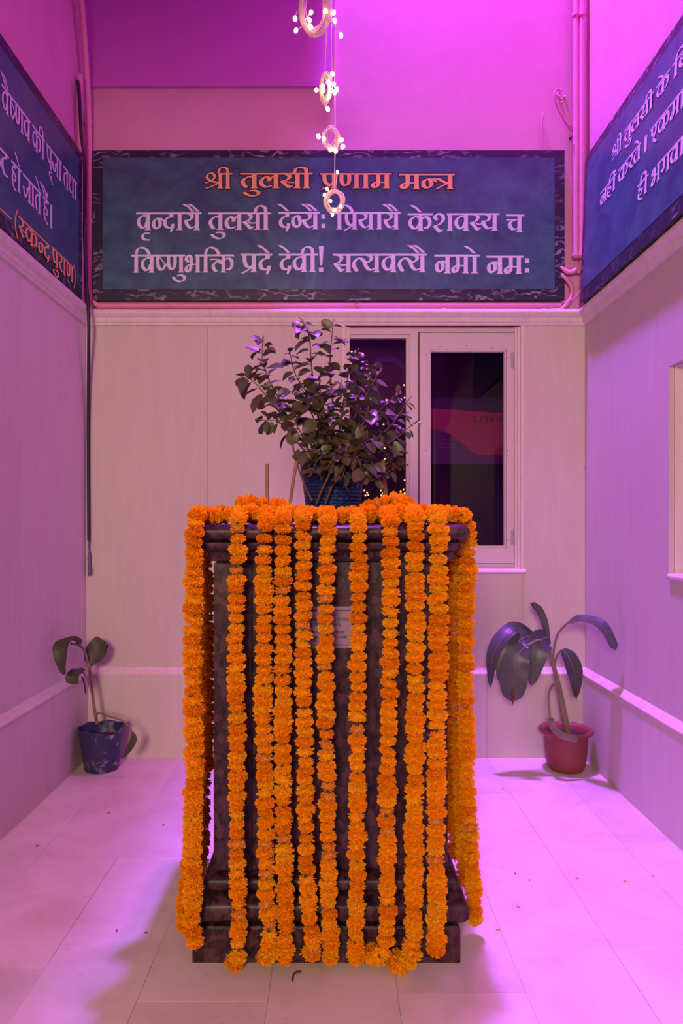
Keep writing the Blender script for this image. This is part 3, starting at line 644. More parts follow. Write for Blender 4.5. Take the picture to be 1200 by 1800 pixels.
# garlands lying on top
def T(px, py, Y): return P(px, py, Y)
z1, z2 = ZT+.026, ZT+.066
garland('marigold garland laid along the front edge of the pedestal top', [(PX(338, 2.0), 1.995, z1), (PX(380, 2.0), 1.985, z1), (PX(440, 2.0), 2.00, z1+.01), (PX(520, 2.0), 1.985, z1+.004), (PX(600, 2.0), 1.99, z1), (PX(680, 2.0), 1.985, z1+.006), (PX(760, 2.0), 1.99, z1+.008), (PX(822, 2.0), 2.01, z1)], seed=31, r=.0265, jit=.006, wilt=.02)
garland('marigold garland heaped on the pedestal top left of the blue pot', [T(424, 884, 2.12), T(455, 886, 2.10), T(490, 889, 2.09), T(520, 899, 2.10), T(545, 906, 2.12)], seed=32, r=.0275, jit=.006, wilt=.02)
garland('marigold garland heaped on the pedestal top right of the blue pot', [T(610, 905, 2.12), T(645, 897, 2.10), T(668, 884, 2.10), T(700, 881, 2.10), T(715, 890, 2.13)], seed=33, r=.0275, jit=.006, wilt=.02)
garland('marigold garland curving round the right rear of the pedestal top', [T(700, 904, 2.16), T(740, 900, 2.20), T(775, 903, 2.22), T(810, 911, 2.20)], seed=34, r=.0275, jit=.006, wilt=.02)
garland('marigold garland curving round the left rear of the pedestal top', [T(352, 911, 2.12), T(385, 904, 2.18), T(420, 903, 2.20), T(455, 903, 2.20), T(500, 904, 2.2)], seed=35, r=.0275, jit=.006, wilt=.02)
# ================================================================ plants
def ribbon(mb, pts, width, normal, fold=.25, n=5, wprof=None, wave=0.0, mi=0, seed=0):
    """a leaf blade along a midrib; normal: roughly where its upper face looks"""
    rg = random.Random(seed); path = spline(pts, n); m = len(path); vs = []; nv = Vector(normal)
    ph = rg.uniform(0, 6)
    for i, p in enumerate(path):
        t = (path[min(i+1, m-1)]-path[max(i-1, 0)]).normalized(); lat = t.cross(nv).normalized(); up = lat.cross(t).normalized()
        s = i/(m-1); w = width*(wprof(s) if wprof else math.sin(math.pi*min(1, s*.92+.06))**.75)
        if i == m-1: w = width*.01
        for k in (-1, -.55, 0, .55, 1):
            vs.append(p+lat*(w*k)+up*(abs(k)*w*fold+wave*w*math.sin(s*15+ph+k*2)*abs(k)))
    fs = [(i*5+k, i*5+k+1, i*5+5+k+1, i*5+5+k) for i in range(m-1) for k in range(4)]
    mb.add(vs, fs, mi); return path

# ---- potted plant in the right corner
RC = Vector((1.137, 3.515, 0))
rp = thing('potted_plant', RC, 'broad leaved plant in a red brown pot, in the right corner', 'plant')
m = MB().lathe([(.070, 0), (.078, .002), (.088, .014), (.096, .045), (.101, .10), (.104, .165), (.111, .178), (.128, .186), (.131, .194), (.127, .202), (.112, .199), (.104, .190), (.100, .165), (.02, .163)], RC, 40)
pot = m.build('pot', M['red_pot'], rp, True)
m = MB().lathe([(.090, .160), (.093, .170), (.07, .178), (.03, .174), (.005, .180)], RC, 20, wob=lambda a, z: .04*math.sin(a*5)+.03*math.sin(a*11)).build('soil', M['soil'], rp)
def R_(zx, zy, Y): return P(820+zx/4.0, 1030+zy/4.0, Y)
st = spline([R_(710, 1040, 3.515), R_(680, 880, 3.51), R_(650, 720, 3.50), R_(615, 580, 3.50), R_(585, 470, 3.50)], 5)
MB().tube(st, [.017-.008*k/(len(st)-1) for k in range(len(st))], 10).build('stem', M['green_stem'], rp, True)
def rleaf(pet, blade, w, normal, seed, mat='big_leaf', fold=.22, wave=.05, wprof=None, rib=True, tip=False):
    m = MB(); path = ribbon(m, blade, w, normal, fold, 6, wprof, wave, 0, seed); lf = m.build('leaf', M[mat], rp, True)
    if rib: MB().tube([p+Vector(normal).normalized()*.0012 for p in path], [.0032*(1-.75*k/len(path)) for k in range(len(path))], 5).build('midrib', M['rib'], lf, True)
    if pet: MB().tube(spline(pet, 5), .0052, 7).build('petiole', M['green_stem'], lf, True)
    if tip:
        m = MB(); a, b = path[-4], path[-1]; ribbon(m, [a, (a+b)/2, b+(b-a)*.3], w*.12, normal, .1, 2); m.v = [(x+normal[0]*.003, y+normal[1]*.002, z+normal[2]*.002) for x, y, z in m.v]; m.build('withered_tip', M['brown_tip'], lf)
    return lf
rleaf([R_(585, 470, 3.50), R_(568, 410, 3.50)], [R_(568, 410, 3.50), R_(530, 270, 3.50), R_(495, 180, 3.50), R_(445, 120, 3.50)], .024, (.5, -.9, .1), 1, fold=.9, wprof=lambda s: .35+.65*math.sin(math.pi*min(1, s*.85+.08)), rib=False)
rleaf([R_(605, 540, 3.50), R_(612, 450, 3.49), R_(640, 340, 3.45), R_(690, 280, 3.40)], [R_(680, 285, 3.40), R_(740, 252, 3.36), R_(840, 240, 3.31), R_(950, 290, 3.25), R_(1048, 455, 3.20)], .040, (.25, -.62, .75), 2, wprof=lambda s: .30+.75*math.sin(math.pi*min(1, s*.8+.06)))
rleaf([R_(615, 560, 3.50), R_(635, 490, 3.48), R_(668, 450, 3.46)], [R_(675, 445, 3.46), R_(725, 520, 3.44), R_(760, 640, 3.44), R_(768, 790, 3.45)], .046, (.30, -.93, .2), 3, tip=True)
rleaf(None, [R_(575, 362, 3.47), R_(525, 385, 3.44), R_(480, 500, 3.42), R_(455, 702, 3.42)], .062, (-.12, -.95, .28), 4, fold=.15)
rleaf([R_(590, 470, 3.49), R_(520, 380, 3.44), R_(420, 420, 3.40)], [R_(410, 425, 3.40), R_(362, 490, 3.385), R_(330, 620, 3.38), R_(322, 815, 3.385)], .064, (-.10, -.95, .28), 5, fold=.15, wprof=lambda s: (.30+.72*math.sin(math.pi*min(.5, s*.75+.05)))*(1 if s < .72 else math.sqrt(max(0, 1-((s-.72)/.285)**2))), tip=True)
rleaf([R_(590, 480, 3.51), R_(520, 370, 3.50), R_(440, 350, 3.47)], [R_(470, 345, 3.48), R_(370, 385, 3.45), R_(280, 500, 3.43), R_(235, 690, 3.43)], .058, (-.35, -.88, .3), 6, wave=.07)
rleaf([R_(580, 470, 3.51), R_(500, 370, 3.52), R_(420, 315, 3.50)], [R_(470, 345, 3.51), R_(340, 298, 3.48), R_(250, 370, 3.45), R_(185, 500, 3.43), R_(165, 715, 3.43)], .042, (-.55, -.70, .45), 7)
rleaf([R_(665, 790, 3.505), R_(615, 690, 3.47), R_(578, 760, 3.44), R_(582, 880, 3.42), R_(590, 950, 3.41)], [R_(588, 930, 3.41), R_(615, 1010, 3.375), R_(680, 1060, 3.365), R_(785, 1078, 3.37)], .021, (.1, -.75, .65), 8, 'dry_leaf', wave=.12, rib=False, wprof=lambda s: .5+.5*math.sin(math.pi*min(1, s*.7+.1)))

# ---- potted plant in the left corner
LC = Vector((-1.158, 3.52, 0))
lp = thing('potted_plant', LC, 'drooping plant in a stained dark blue pot, in the left corner', 'plant')
n = 44; prof = [(.078, 0), (.082, .004), (.092, .07), (.1005, .130), (.105, .165), (.112, .205), (.1125, .209), (.1085, .209), (.102, .165), (.098, .150), (.01, .148)]
m = MB(); vs = []
for i, (r, z) in enumerate(prof):
    for k in range(n):
        a = k*math.tau/n; zz = z
        if 5 <= i <= 7:                                  # chipped, uneven rim with a notch on the near right
            d = (a-5.35+math.pi) % math.tau-math.pi; zz -= .020*math.exp(-(d/.35)**2)+.004*math.sin(a*7)
            d2 = (a-.35+math.pi) % math.tau-math.pi; zz += (.012 if abs(d2) < .30 else 0)
        vs.append((LC.x+r*math.cos(a), LC.y+r*math.sin(a), zz))
fs = [(i*n+k, i*n+(k+1) % n, (i+1)*n+(k+1) % n, (i+1)*n+k) for i in range(len(prof)-1) for k in range(n)]+[tuple(range(n))[::-1], tuple(range((len(prof)-1)*n, len(prof)*n))]
m.add(vs, fs).build('pot', M['stained_pot'], lp, True)
MB().lathe([(.097, .146), (.099, .152), (.06, .158), (.01, .156)], LC, 20, wob=lambda a, z: .03*math.sin(a*5)).build('soil', M['soil'], lp)
def L_(zx, zy, Y): return P(60+zx/4.615, 1080+zy/4.615, Y)
st = spline([L_(510, 890, 3.51), L_(485, 740, 3.51), L_(465, 580, 3.51), L_(445, 430, 3.51), L_(410, 300, 3.48), L_(360, 250, 3.40), L_(300, 238, 3.32)], 5)
MB().tube(st, [.0085-.004*k/(len(st)-1) for k in range(len(st))], 8).build('stem', M['green_stem'], lp, True)
def lleaf(pet, blade, w, normal, seed, **kw):
    m = MB(); ribbon(m, blade, w, normal, kw.get('fold', .25), 6, kw.get('wprof'), .08, 0, seed); lf = m.build('leaf', M['left_leaf'], lp, True)
    if pet: MB().tube(spline(pet, 5), .0042, 6).build('petiole', M['green_stem'], lf, True)
lleaf(None, [L_(385, 225, 3.40), L_(325, 212, 3.34), L_(255, 222, 3.26), L_(218, 280, 3.22), L_(222, 390, 3.21), L_(243, 492, 3.22)], .033, (-.1, -.93, .25), 11, wprof=lambda s: .25+.85*math.sin(math.pi*min(1, s*.95+.02))**1.2)
lleaf([L_(470, 620, 3.51), L_(455, 420, 3.52), L_(462, 350, 3.52)], [L_(462, 400, 3.52), L_(478, 350, 3.53), L_(530, 260, 3.55), L_(570, 215, 3.55)], .046, (.25, -.8, .55), 12, fold=.3, wprof=lambda s: .4+.7*math.sin(math.pi*min(1, s*.8+.05)))
lleaf(None, [L_(462, 420, 3.54), L_(500, 350, 3.56), L_(605, 245, 3.56)], .026, (-.5, -.8, -.2), 13)
lleaf([L_(480, 700, 3.51), L_(445, 560, 3.46), L_(400, 470, 3.40)], [L_(408, 445, 3.40), L_(355, 465, 3.35), L_(318, 500, 3.32), L_(312, 568, 3.32)], .030, (-.1, -.8, .5), 14, wprof=lambda s: .35+.75*math.sin(math.pi*min(1, s*.7+.05)))
MB().tube(spline([L_(388, 505, 3.46), L_(405, 560, 3.46), L_(418, 640, 3.47)], 4), .004, 6).build('withered_stalk', M['brown_tip'], lp, True)
lleaf([L_(500, 860, 3.50), L_(520, 800, 3.47), L_(600, 825, 3.43), L_(690, 852, 3.40), L_(760, 895, 3.40), L_(795, 960, 3.40)], [L_(795, 950, 3.40), L_(805, 1010, 3.40), L_(775, 1080, 3.40), L_(728, 1155, 3.41)], .017, (.3, -.9, .2), 15)

# ---- tulsi on the pedestal
TY = 2.32
TC = Vector((PX(585, TY), TY, ZT))
tu = thing('tulsi_plant', TC, 'bushy holy basil plant in a blue pot on the pedestal top', 'plant')
hp = PZ(797, TY)-ZT
m = MB().lathe([(.078, 0), (.082, .003), (.098, hp*.55), (.108, hp*.84), (.109, hp*.86), (.117, hp*.865), (.119, hp-.004), (.117, hp), (.110, hp), (.103, hp*.85), (.01, hp*.84)], TC, 40).build('pot', M['blue_pot'], tu, True)
MB().lathe([(.101, hp*.84), (.103, hp*.86), (.06, hp*.885), (.01, hp*.88)], TC, 20, wob=lambda a, z: .03*math.sin(a*5)).build('soil', M['soil'], tu)
def tleaf(seed):
    rg = random.Random(seed); m = MB(); n = 7; vs = []; bend = rg.uniform(.15, .55); fold = rg.uniform(.12, .5)
    for i in range(n+1):
        s = i/n; y = s*math.cos(bend*s*.9); z = -bend*s*s*.55; w = .34*math.sin(math.pi*min(1, s*.90+.07))**.8*(1+(.10 if i % 2 else -.05))
        if i == n: w = .004
        for k in (-1, 0, 1): vs.append((k*w, y+(.02*abs(k)), z+abs(k)*w*fold))
    m.add(vs, [(i*3+k, i*3+k+1, i*3+3+k+1, i*3+3+k) for i in range(n) for k in (0, 1)]); return m.mesh('tulsi_leaf', M['tulsi_leaf'], True)
TL = [tleaf(k) for k in range(6)]
rg = random.Random(5)
def orient(d, up):
    d = d.normalized(); x = d.cross(up).normalized(); z = x.cross(d)
    return Matrix((x, d, z)).transposed().to_quaternion()
soil = Vector((TC.x, TC.y, ZT+hp*.86))
NLEAF = [0]; EXTRA = MB()
def branch(pts, leaves, size, dy=0.0, r=.0035, start=.3, buds=0):
    """pts in pixels with a depth offset, from the pot outwards"""
    path = spline([P(x, y, TY+d+dy) for x, y, d in pts], 6); m = len(path); leaves = int(leaves*1.75)
    MB().tube(path, [r*(1-.6*k/(m-1)) for k in range(m)], 5).build('branch', M['tulsi_stem'], tu, True)
    for k in range(leaves):
        s = start+(1-start)*(k+.5)/leaves; i = min(m-2, int(s*(m-1))); p = path[i].lerp(path[i+1], s*(m-1)-i); t = (path[i+1]-path[i]).normalized()
        a = rg.uniform(0, math.tau) if k % 2 == 0 else a+math.pi+rg.uniform(-.5, .5)
        o = t.orthogonal().normalized(); o = Matrix.Rotation(a, 3, t) @ o
        d = (o+t*rg.uniform(.0, .7)+Vector((0, -.15, rg.uniform(-.75, .15)))).normalized()
        up = (Vector((0, 0, 1))+Vector((rg.gauss(0, .45), rg.gauss(-.35, .4), rg.gauss(0, .2)))).normalized()
        if abs(up.dot(d)) > .95: up = Vector((0, -1, 0))
        sz = 1.08*size*rg.uniform(.65, 1.15)*(1.0 if s < .9 else .7)
        me = rg.choice(TL); qt = orient(d, up); sc = Vector((sz*rg.uniform(.85, 1.2), sz, sz)); NLEAF[0] += 1
        if NLEAF[0] % 3 == 0:                  # the smaller leaves past the 300 largest
            EXTRA.add([p+d*.006+qt @ Vector((v.co.x*sc.x*.8, v.co.y*sc.y*.8, v.co.z*sc.z*.8)) for v in me.vertices], [tuple(f.vertices) for f in me.polygons]); continue
        lo = put('leaf', me, tu, p+d*.006); lo.rotation_mode = 'QUATERNION'; lo.rotation_quaternion = qt; lo.scale = sc
    if buds:
        mb = MB(); t = (path[-1]-path[-3]).normalized()
        for k in range(buds): mb.sphere(path[-1]+t*(k*.006-.004)+Vector((rg.uniform(-.004, .004), rg.uniform(-.004, .004), 0)), .0045*(1-.5*k/buds), 6, 4)
        mb.build('flower_bud', M['tulsi_bud'], tu, True)
B = branch
B([(575, 815, 0), (560, 740, 0), (548, 650, .0), (543, 590, .0), (530, 563, .0)], 12, .052, 0, .004, .42, 3)
B([(568, 815, 0), (535, 750, -.03), (490, 700, -.04), (463, 640, -.03), (462, 595, -.03)], 13, .054, 0, .0038, .45, 3)
B([(560, 815, 0), (520, 760, -.03), (475, 705, -.06), (445, 670, -.06), (424, 662, -.06)], 12, .058, 0, .0035, .40)
B([(555, 815, 0), (520, 775, -.05), (490, 742, -.07), (455, 738, -.07)], 9, .050, 0, .003, .35, 2)
B([(585, 815, 0), (585, 720, .02), (580, 640, .03), (585, 570, .03)], 13, .052, 0, .004, .40, 4)
B([(590, 815, 0), (600, 730, -.02), (612, 660, -.02), (626, 618, -.02)], 13, .054, 0, .0035, .35, 3)
B([(595, 815, 0), (615, 750, -.04), (640, 700, -.06), (665, 655, -.05)], 12, .050, 0, .0035, .35, 4)
B([(600, 815, 0), (635, 770, 0), (668, 720, .02), (700, 692, .02)], 13, .046, 0, .0035, .35, 4)
B([(602, 815, 0), (640, 785, -.04), (685, 750, -.05), (717, 705, -.05)], 12, .050, 0, .0033, .35, 5)
B([(605, 815, 0), (650, 800, -.05), (695, 770, -.06), (735, 738, -.06)], 8, .044, 0, .0028, .40)
B([(600, 820, 0), (635, 822, -.08), (672, 818, -.10), (712, 792, -.10)], 9, .044, 0, .0028, .35)
B([(600, 830, -.05), (640, 848, -.12), (680, 830, -.13), (712, 812, -.13)], 7, .040, 0, .0025, .4)
B([(580, 815, 0), (565, 770, -.06), (545, 720, -.09), (530, 680, -.09)], 13, .060, 0, .0035, .25)
B([(582, 815, 0), (575, 750, -.08), (565, 700, -.12), (560, 660, -.12)], 13, .060, 0, .0035, .25)
B([(588, 815, 0), (595, 760, -.08), (605, 710, -.12), (600, 668, -.12)], 13, .060, 0, .0035, .25)
B([(592, 815, 0), (612, 775, -.09), (640, 740, -.13), (650, 700, -.13)], 12, .056, 0, .0035, .25)
B([(585, 815, 0), (545, 780, -.09), (520, 745, -.11), (505, 700, -.11)], 12, .056, 0, .0035, .3)
B([(585, 815, 0), (590, 790, -.11), (575, 765, -.14), (570, 740, -.14)], 10, .056, 0, .003, .2)
B([(590, 815, 0), (610, 800, -.12), (630, 785, -.15), (650, 772, -.15)], 10, .052, 0, .003, .2)
B([(590, 815, 0), (600, 800, -.12), (605, 825, -.15), (597, 850, -.16)], 6, .046, 0, .003, .3)
B([(585, 815, 0), (560, 795, -.10), (540, 790, -.13), (520, 800, -.13)], 7, .050, 0, .003, .3)
B([(598, 815, 0), (632, 800, -.11), (655, 815, -.14), (664, 838, -.14)], 7, .048, 0, .003, .3)
B([(580, 815, .02), (555, 720, .06), (520, 660, .08), (508, 615, .08)], 12, .052, 0, .0035, .4)
B([(590, 815, .02), (620, 720, .06), (640, 670, .08), (648, 640, .08)], 12, .050, 0, .0035, .4)
B([(585, 812, 0), (570, 800, -.12), (556, 812, -.15), (545, 838, -.16)], 7, .050, 0, .003, .25)
B([(590, 812, 0), (596, 790, -.13), (588, 800, -.17), (575, 822, -.18)], 7, .052, 0, .003, .25)
B([(592, 812, 0), (615, 795, -.13), (632, 812, -.17), (636, 842, -.18)], 8, .050, 0, .003, .25)
for pts in ([(548, 880, -.11), (532, 845, -.12), (518, 800, -.12), (512, 760, -.11), (525, 735, -.10)], [(556, 885, -.11), (566, 860, -.13), (582, 825, -.14), (590, 790, -.14)], [(572, 885, -.11), (585, 850, -.14), (604, 815, -.15), (610, 780, -.15)]):
    path = spline([P(x, y, TY+d) for x, y, d in pts], 6); MB().tube(path, .0032, 6).build('branch', M['tulsi_stem'], tu, True)

EXTRA.build('small_leaves', M['tulsi_leaf'], tu, True)['kind'] = 'stuff'
# ---- wooden sticks standing on the pedestal top
def stick(label, a, b, r):
    o = MB(); pa, pb = Vector(a), Vector(b); o.tube([pa, pa.lerp(pb, .33)+Vector((.001, 0, 0)), pa.lerp(pb, .66)-Vector((.001, 0, 0)), pb], [r*1.05, r, r, r*.92], 7)
    ob = o.build('wooden_stick', M['wood'], None, True, origin=pa); return tag(ob, label, 'stick', 'wooden stakes round the pot')
def stake(px0, px1, py1, Y, Y1=None):
    a = P(px0, 900, Y); a.z = ZT; return a, P(px1, py1, Y1 or Y)
stick('short upright wooden stick on the pedestal, left of the blue pot', *stake(470, 469, 815, 2.28), .0065)
stick('slanting brown stick leaning against the left of the blue pot', *stake(503, 523, 800, 2.235, 2.185), .0055)
stick('pale upright wooden stick on the pedestal, right of the blue pot', *stake(681, 672, 808, 2.36), .0085)

# ================================================================ conduits, cables, lights
def pipe(name, label, cat, pts, r, mat, n=6, clips=(), parts=None):
    path = spline(pts, n) if n else [Vector(p) for p in pts]
    if clips or parts:
        root = thing(name, path[-1], label, cat); MB().tube(path, r, 12).build('pipe', M[mat], root, True)
        for c in clips:
            c = Vector(c); t = Vector((1, 0, 0)) if abs(c.y) >= 0 and parts == 'h' else Vector((0, 0, 1))
            MB().tube([c-t*.009, c-t*.008, c+t*.008, c+t*.009], [r*1.05, r*1.28, r*1.28, r*1.05], 12).build('clip', M['pipe_paint'], root, True)
        return root
    return tag(MB().tube(path, r, 12).build(name, M[mat], None, True, origin=path[-1]), label, cat)
yA = YB-.022
a = [Vector((XL+.022, 3.44, 4.19)), P(141, -20, 3.49), P(152, 120, 3.60), P(156.5, 230, yA-.02), P(157, 300, yA), P(157, 480, yA)]+[P(157.5, 510, yA), P(161, 527, yA), P(172, 536.5, yA), P(190, 537.5, yA)]+[P(x, 537.5, yA) for x in (330, 500, 700, 900, 985)]
pipe('conduit', 'pink conduit down the left corner, bending along under the centre banner', 'pipe', a, .0145, 'pipe_paint', 4, clips=[P(157, 215, yA), P(157, 390, yA), P(300, 537.5, yA), P(627, 537.5, yA)], parts='v')
yB = YB-.030
a = [P(x, 546.5, yB) for x in (162, 300, 500, 700, 900)]+[P(975, 546, yB), P(992, 539, yB), P(1003, 522, yB), P(1004, 504, yB), P(994, 490, yB), P(985, 483, yB+.004)]
pipe('conduit', 'thin pink conduit on the cornice, curling up at the right end of the banner', 'pipe', a, .0115, 'pipe_paint', 4, clips=[P(780, 546.5, yB), P(956, 546.5, yB)], parts='h')
a = [Vector((XL+.026, 3.545, z)) for z in (2.32, 2.6, 2.9, 3.2, 3.45)]
pipe('conduit', 'short pink conduit on the left wall, beside the black cable', 'pipe', a, .013, 'pipe_paint', 3, clips=[(XL+.026, 3.545, 2.53)], parts='v')
yR = YB-.045
for px, lab, r in ((1012.5, 'pink conduit in the right corner, left one of the upright pair', .0165), (1023, 'pink conduit in the right corner, right one of the upright pair', .0160)):
    pipe('conduit', lab, 'pipe', [P(px, y, yR if px < 1020 else yR-.012) for y in (-380, -200, 0, 200, 454)], r, 'pipe_paint', 3, clips=[P(px, 26, yR if px < 1020 else yR-.012), P(px, 448, yR if px < 1020 else yR-.012)], parts='v')
pipe('bent_conduit', 'bent pink pipe stub below the upright conduit pair', 'pipe', [P(1022, 459, yR), P(1018, 468, yR), P(1008, 477, yR), P(997, 478, yR+.01), P(984, 470, yR+.02)], .0115, 'pipe_paint', 5)
pipe('bent_conduit', 'short broken pink pipe stub in the right corner', 'pipe', [P(1024, 462, yR-.005), P(1020, 472, yR), P(1015, 480, yR+.01)], .011, 'pipe_paint', 5)
# black cable
cb = thing('hanging_cable', P(157, 1012, 3.686), 'black cable hanging down the left corner with a plug at its end', 'cable')
MB().tube(spline([P(136, 141, 3.50), P(140, 180, 3.52), P(146, 330, 3.56), P(151, 480, 3.575), P(155.5, 545, 3.578), P(156, 590, 3.59), P(155.5, 660, 3.65), P(155, 760, 3.684), P(156, 950, 3.686)], 6), .0085, 8).build('cable', M['cable'], cb, True)
c = P(157, 985, 3.686); e = P(157, 950, 3.686); MB().tube([e, P(156.3, 962, 3.686), P(157, 972, 3.686)], [.006, .0045, .004], 8).build('sleeve', M['cable_end'], cb, True)
MB().tube([P(157, 970, 3.686), P(157, 978, 3.686), P(157, 988, 3.686), P(158, 1004, 3.686), P(158, 1012, 3.686)], [.006, .010, .0085, .0115, .009], 10).build('plug', M['cable_end'], cb, True)
# wires by the right corner
wb = thing('loose_wires', P(1008, 250, yR), 'tangle of loose pink wires and a looped cable beside the upright conduits', 'wires')
def Wz(x, y, d=0): return P(930+x/9.23, 130+y/9.23, YB-.012-d)
MB().tube(spline([Wz(535, 250, .005), Wz(500, 275, .015), Wz(455, 250, .02), Wz(418, 310, .02), Wz(425, 420, .02), Wz(470, 560, .02), Wz(560, 730, .02), Wz(640, 850, .02), Wz(700, 910, .02)], 6), .0042, 7).build('looped_cable', M['pink_wire'], wb, True)
rg = random.Random(3); m = MB()
for k in range(12):
    p = Wz(rg.uniform(690, 740), rg.uniform(840, 1100), .02); d = Vector((rg.uniform(-.03, .025), rg.uniform(-.03, 0), rg.uniform(-.06, .03)))
    m.tube(spline([p, p+d*.5+Vector((rg.uniform(-.01, .01), 0, rg.uniform(-.01, .01))), p+d], 4), .0022, 5)
m.build('wire_ends', M['pink_wire'], wb, True)
m = MB().sphere(Wz(665, 1040, .02), .008, 8, 5); m.build('tape_knot', M['cable'], wb, True)
m = MB()
for k in range(9):
    p = Wz(rg.uniform(455, 600), rg.uniform(260, 560), .0); m.sphere((p.x, YB-.002, p.z), rg.uniform(.003, .008), 6, 4)
m.build('plaster_blob', M['paint'], wb, True)
tag(MB().tube(spline([Wz(225, 640, .0), Wz(200, 760, .004), Wz(192, 930, .004), Wz(210, 1250, .004)], 5), .004, 6).build('surface_wire', M['pipe_paint'], None, True, origin=Wz(210, 1250)), 'painted wire running up the wall behind the banner, left one of two', 'wire', 'wires above the banner')
tag(MB().tube(spline([Wz(230, 640, .0), Wz(228, 800, .004), Wz(240, 1000, .004), Wz(255, 1250, .004)], 5), .0035, 6).build('surface_wire', M['pipe_paint'], None, True, origin=Wz(255, 1250)), 'painted wire running up the wall behind the banner, right one of two', 'wire', 'wires above the banner')
tag(MB().tube(spline([P(985, 531, YB-.06), P(1005, 526, YB-.07), P(1020, 510, YB-.06), P(1030, 490, YB-.05)], 5), .0016, 5).build('thin_wire', M['pink_wire'], None, True, origin=P(985, 531, YB-.06)), 'thin red wire from the banner corner to the right wall', 'wire')
c = Vector((XR, 3.64, PZ(818, 3.64)))
tag(MB().tube([c, c-Vector((.022, 0, 0))], .0018, 5).tube([c-Vector((.022, 0, -.008)), c-Vector((.022, 0, .008))], .0018, 5).build('wall_hook', M['metal'], None, origin=c), 'small metal hook in the right wall above the plant', 'hook')

# ---- string lights hanging from the edge of the ceiling slab
FY = 2.60
fl = thing('string_lights', P(588, -180, FY), 'string of warm lights with coiled cord bundles hanging in the middle', 'string lights')
m = MB().tube(spline([P(589, -185, FY), P(589, 0, FY), P(588, 125, FY), P(589, 220, FY), P(588, 300, FY), P(587, 340, FY)], 5), .0016, 5)
m.tube(spline([P(573, -20, FY), P(573, 60, FY), P(571, 125, FY)], 4), .0016, 5).tube(spline([P(583, 0, FY), P(582, 80, FY), P(584, 130, FY)], 4), .0018, 5).build('cord', M['cord'], fl, True)
rg = random.Random(11)
coils = [((552, 15), (25, 46), 20, .0021), ((572, 155), (8, 26), 22, .0016), ((581, 243), (15, 20), 20, .0013), ((587, 354), (16, 19), 18, .0013)]
for (cx, cy), (rx, ry), loops, r in coils:
    m = MB()
    for k in range(loops):
        ph = rg.uniform(0, 6.28); sc = rg.uniform(.74, 1.10); ox, oy, od = rg.uniform(-2.5, 2.5), rg.uniform(-2.5, 2.5), rg.uniform(-.012, .012); tw = rg.uniform(-.35, .35)*(2.4 if cy == 243 else 1)
        pts = [P(cx+ox+rg.uniform(-1.2, 1.2)+rx*sc*math.cos(ph+j*.45)*math.cos(tw), cy+oy+rg.uniform(-1.2, 1.2)+ry*sc*math.sin(ph+j*.45), FY+od+rx*.002*sc*math.cos(ph+j*.45)*math.sin(tw)+rg.uniform(-.002, .002)) for j in range(15)]
        m.tube(spline(pts, 2), r, 4)
    m.build('cord_coil', M['cord'], fl, True)
bm = MB().sphere((0, 0, 0), .0074, 10, 7, 0, 1.25).mesh('bulb', M['bulb'], True); m = MB()
for x, y in ((300, 98), (173, 148), (287, 158), (295, 208), (180, 242), (411, 90), (478, 100), (487, 163), (536, 280), (468, 584), (434, 650), (477, 664), (341, 711), (397, 715), (395, 685), (460, 716), (504, 708), (485, 733), (441, 765), (432, 863), (357, 1080), (402, 1097), (540, 1107), (550, 1160), (455, 1184), (494, 1193), (508, 1362), (428, 1497), (405, 1541), (453, 1590), (485, 1660), (468, 1700), (535, 1632)):
    px, py = 480+x/4.5, y/4.5; p = P(px, py, FY-.018); o = put('bulb', bm, fl, p)
    s = .72 if py > 280 else 1.0; o.scale = (s, s, s); o.rotation_euler = (rg.uniform(-.6, .6), rg.uniform(-.8, .8), 0)
    (cx, cy), (rx, ry), _, _ = min(coils, key=lambda q: (q[0][0]-px)**2+(q[0][1]-py)**2); dx, dy = px-cx, py-cy; d = math.hypot(dx/rx, dy/ry) or 1
    e = P(cx+dx/d, cy+dy/d, FY)
    if (e-p).length > .012: MB().tube([p, p.lerp(e, .5)+Vector((0, 0, .002)), e], .0024, 5).build('lead', M['cord'], o, True)

# ---- reflections in the panes, added as boards and small lights behind the glass
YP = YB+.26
po = thing('poster_reflection', P(822, 800, YP), 'reflected dull red and violet poster, added as a board behind the right window pane', 'poster')  # board standing in for a banner mirrored in the right pane
rect(MB(), 735, 925, 700, 815, YP, YP+.012, YP).build('board', plain('reflected_poster_violet', (.10, .012, .13), .7, .2, .1, 6), po)
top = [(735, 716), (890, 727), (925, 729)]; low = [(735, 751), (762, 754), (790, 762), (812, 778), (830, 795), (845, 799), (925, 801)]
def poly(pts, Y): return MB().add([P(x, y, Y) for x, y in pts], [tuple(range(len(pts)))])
poly(top+low[::-1], YP-.001).build('red_print', plain('reflected_poster_red', (.40, .022, .12), .7, .2, .05, 6), po)
poly([(735, 699), (925, 699), (925, 729), (890, 727), (735, 716)], YP-.001).build('dark_print', plain('reflected_poster_dark', (.04, .007, .085), .7, .2, .1, 6), po)
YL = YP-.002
def stroke(mb, pts, w):
    q = [Vector((x, y)) for x, y in pts]
    for a, b in zip(q[:-1], q[1:]):
        t = (b-a).normalized(); nn = Vector((-t.y, t.x))*w; mb.add([P(*(a-nn), YL), P(*(b-nn), YL), P(*(b+nn), YL), P(*(a+nn), YL)], [(0, 1, 2, 3)])
m = MB()
stroke(m, [(834.5+3*math.cos(k*math.tau/12), 737+5*math.sin(k*math.tau/12)) for k in range(13)], .8)
stroke(m, [(847, 731.5), (842, 742.5), (849, 742.5)], .8)
stroke(m, [(852, 732.5), (859, 732.5)], .8); stroke(m, [(855.5, 732.5), (855.5, 743)], .8)
stroke(m, [(861, 735), (867, 735), (864, 739.5), (861, 735)], .7); stroke(m, [(865.5, 733), (865.5, 743)], .8)
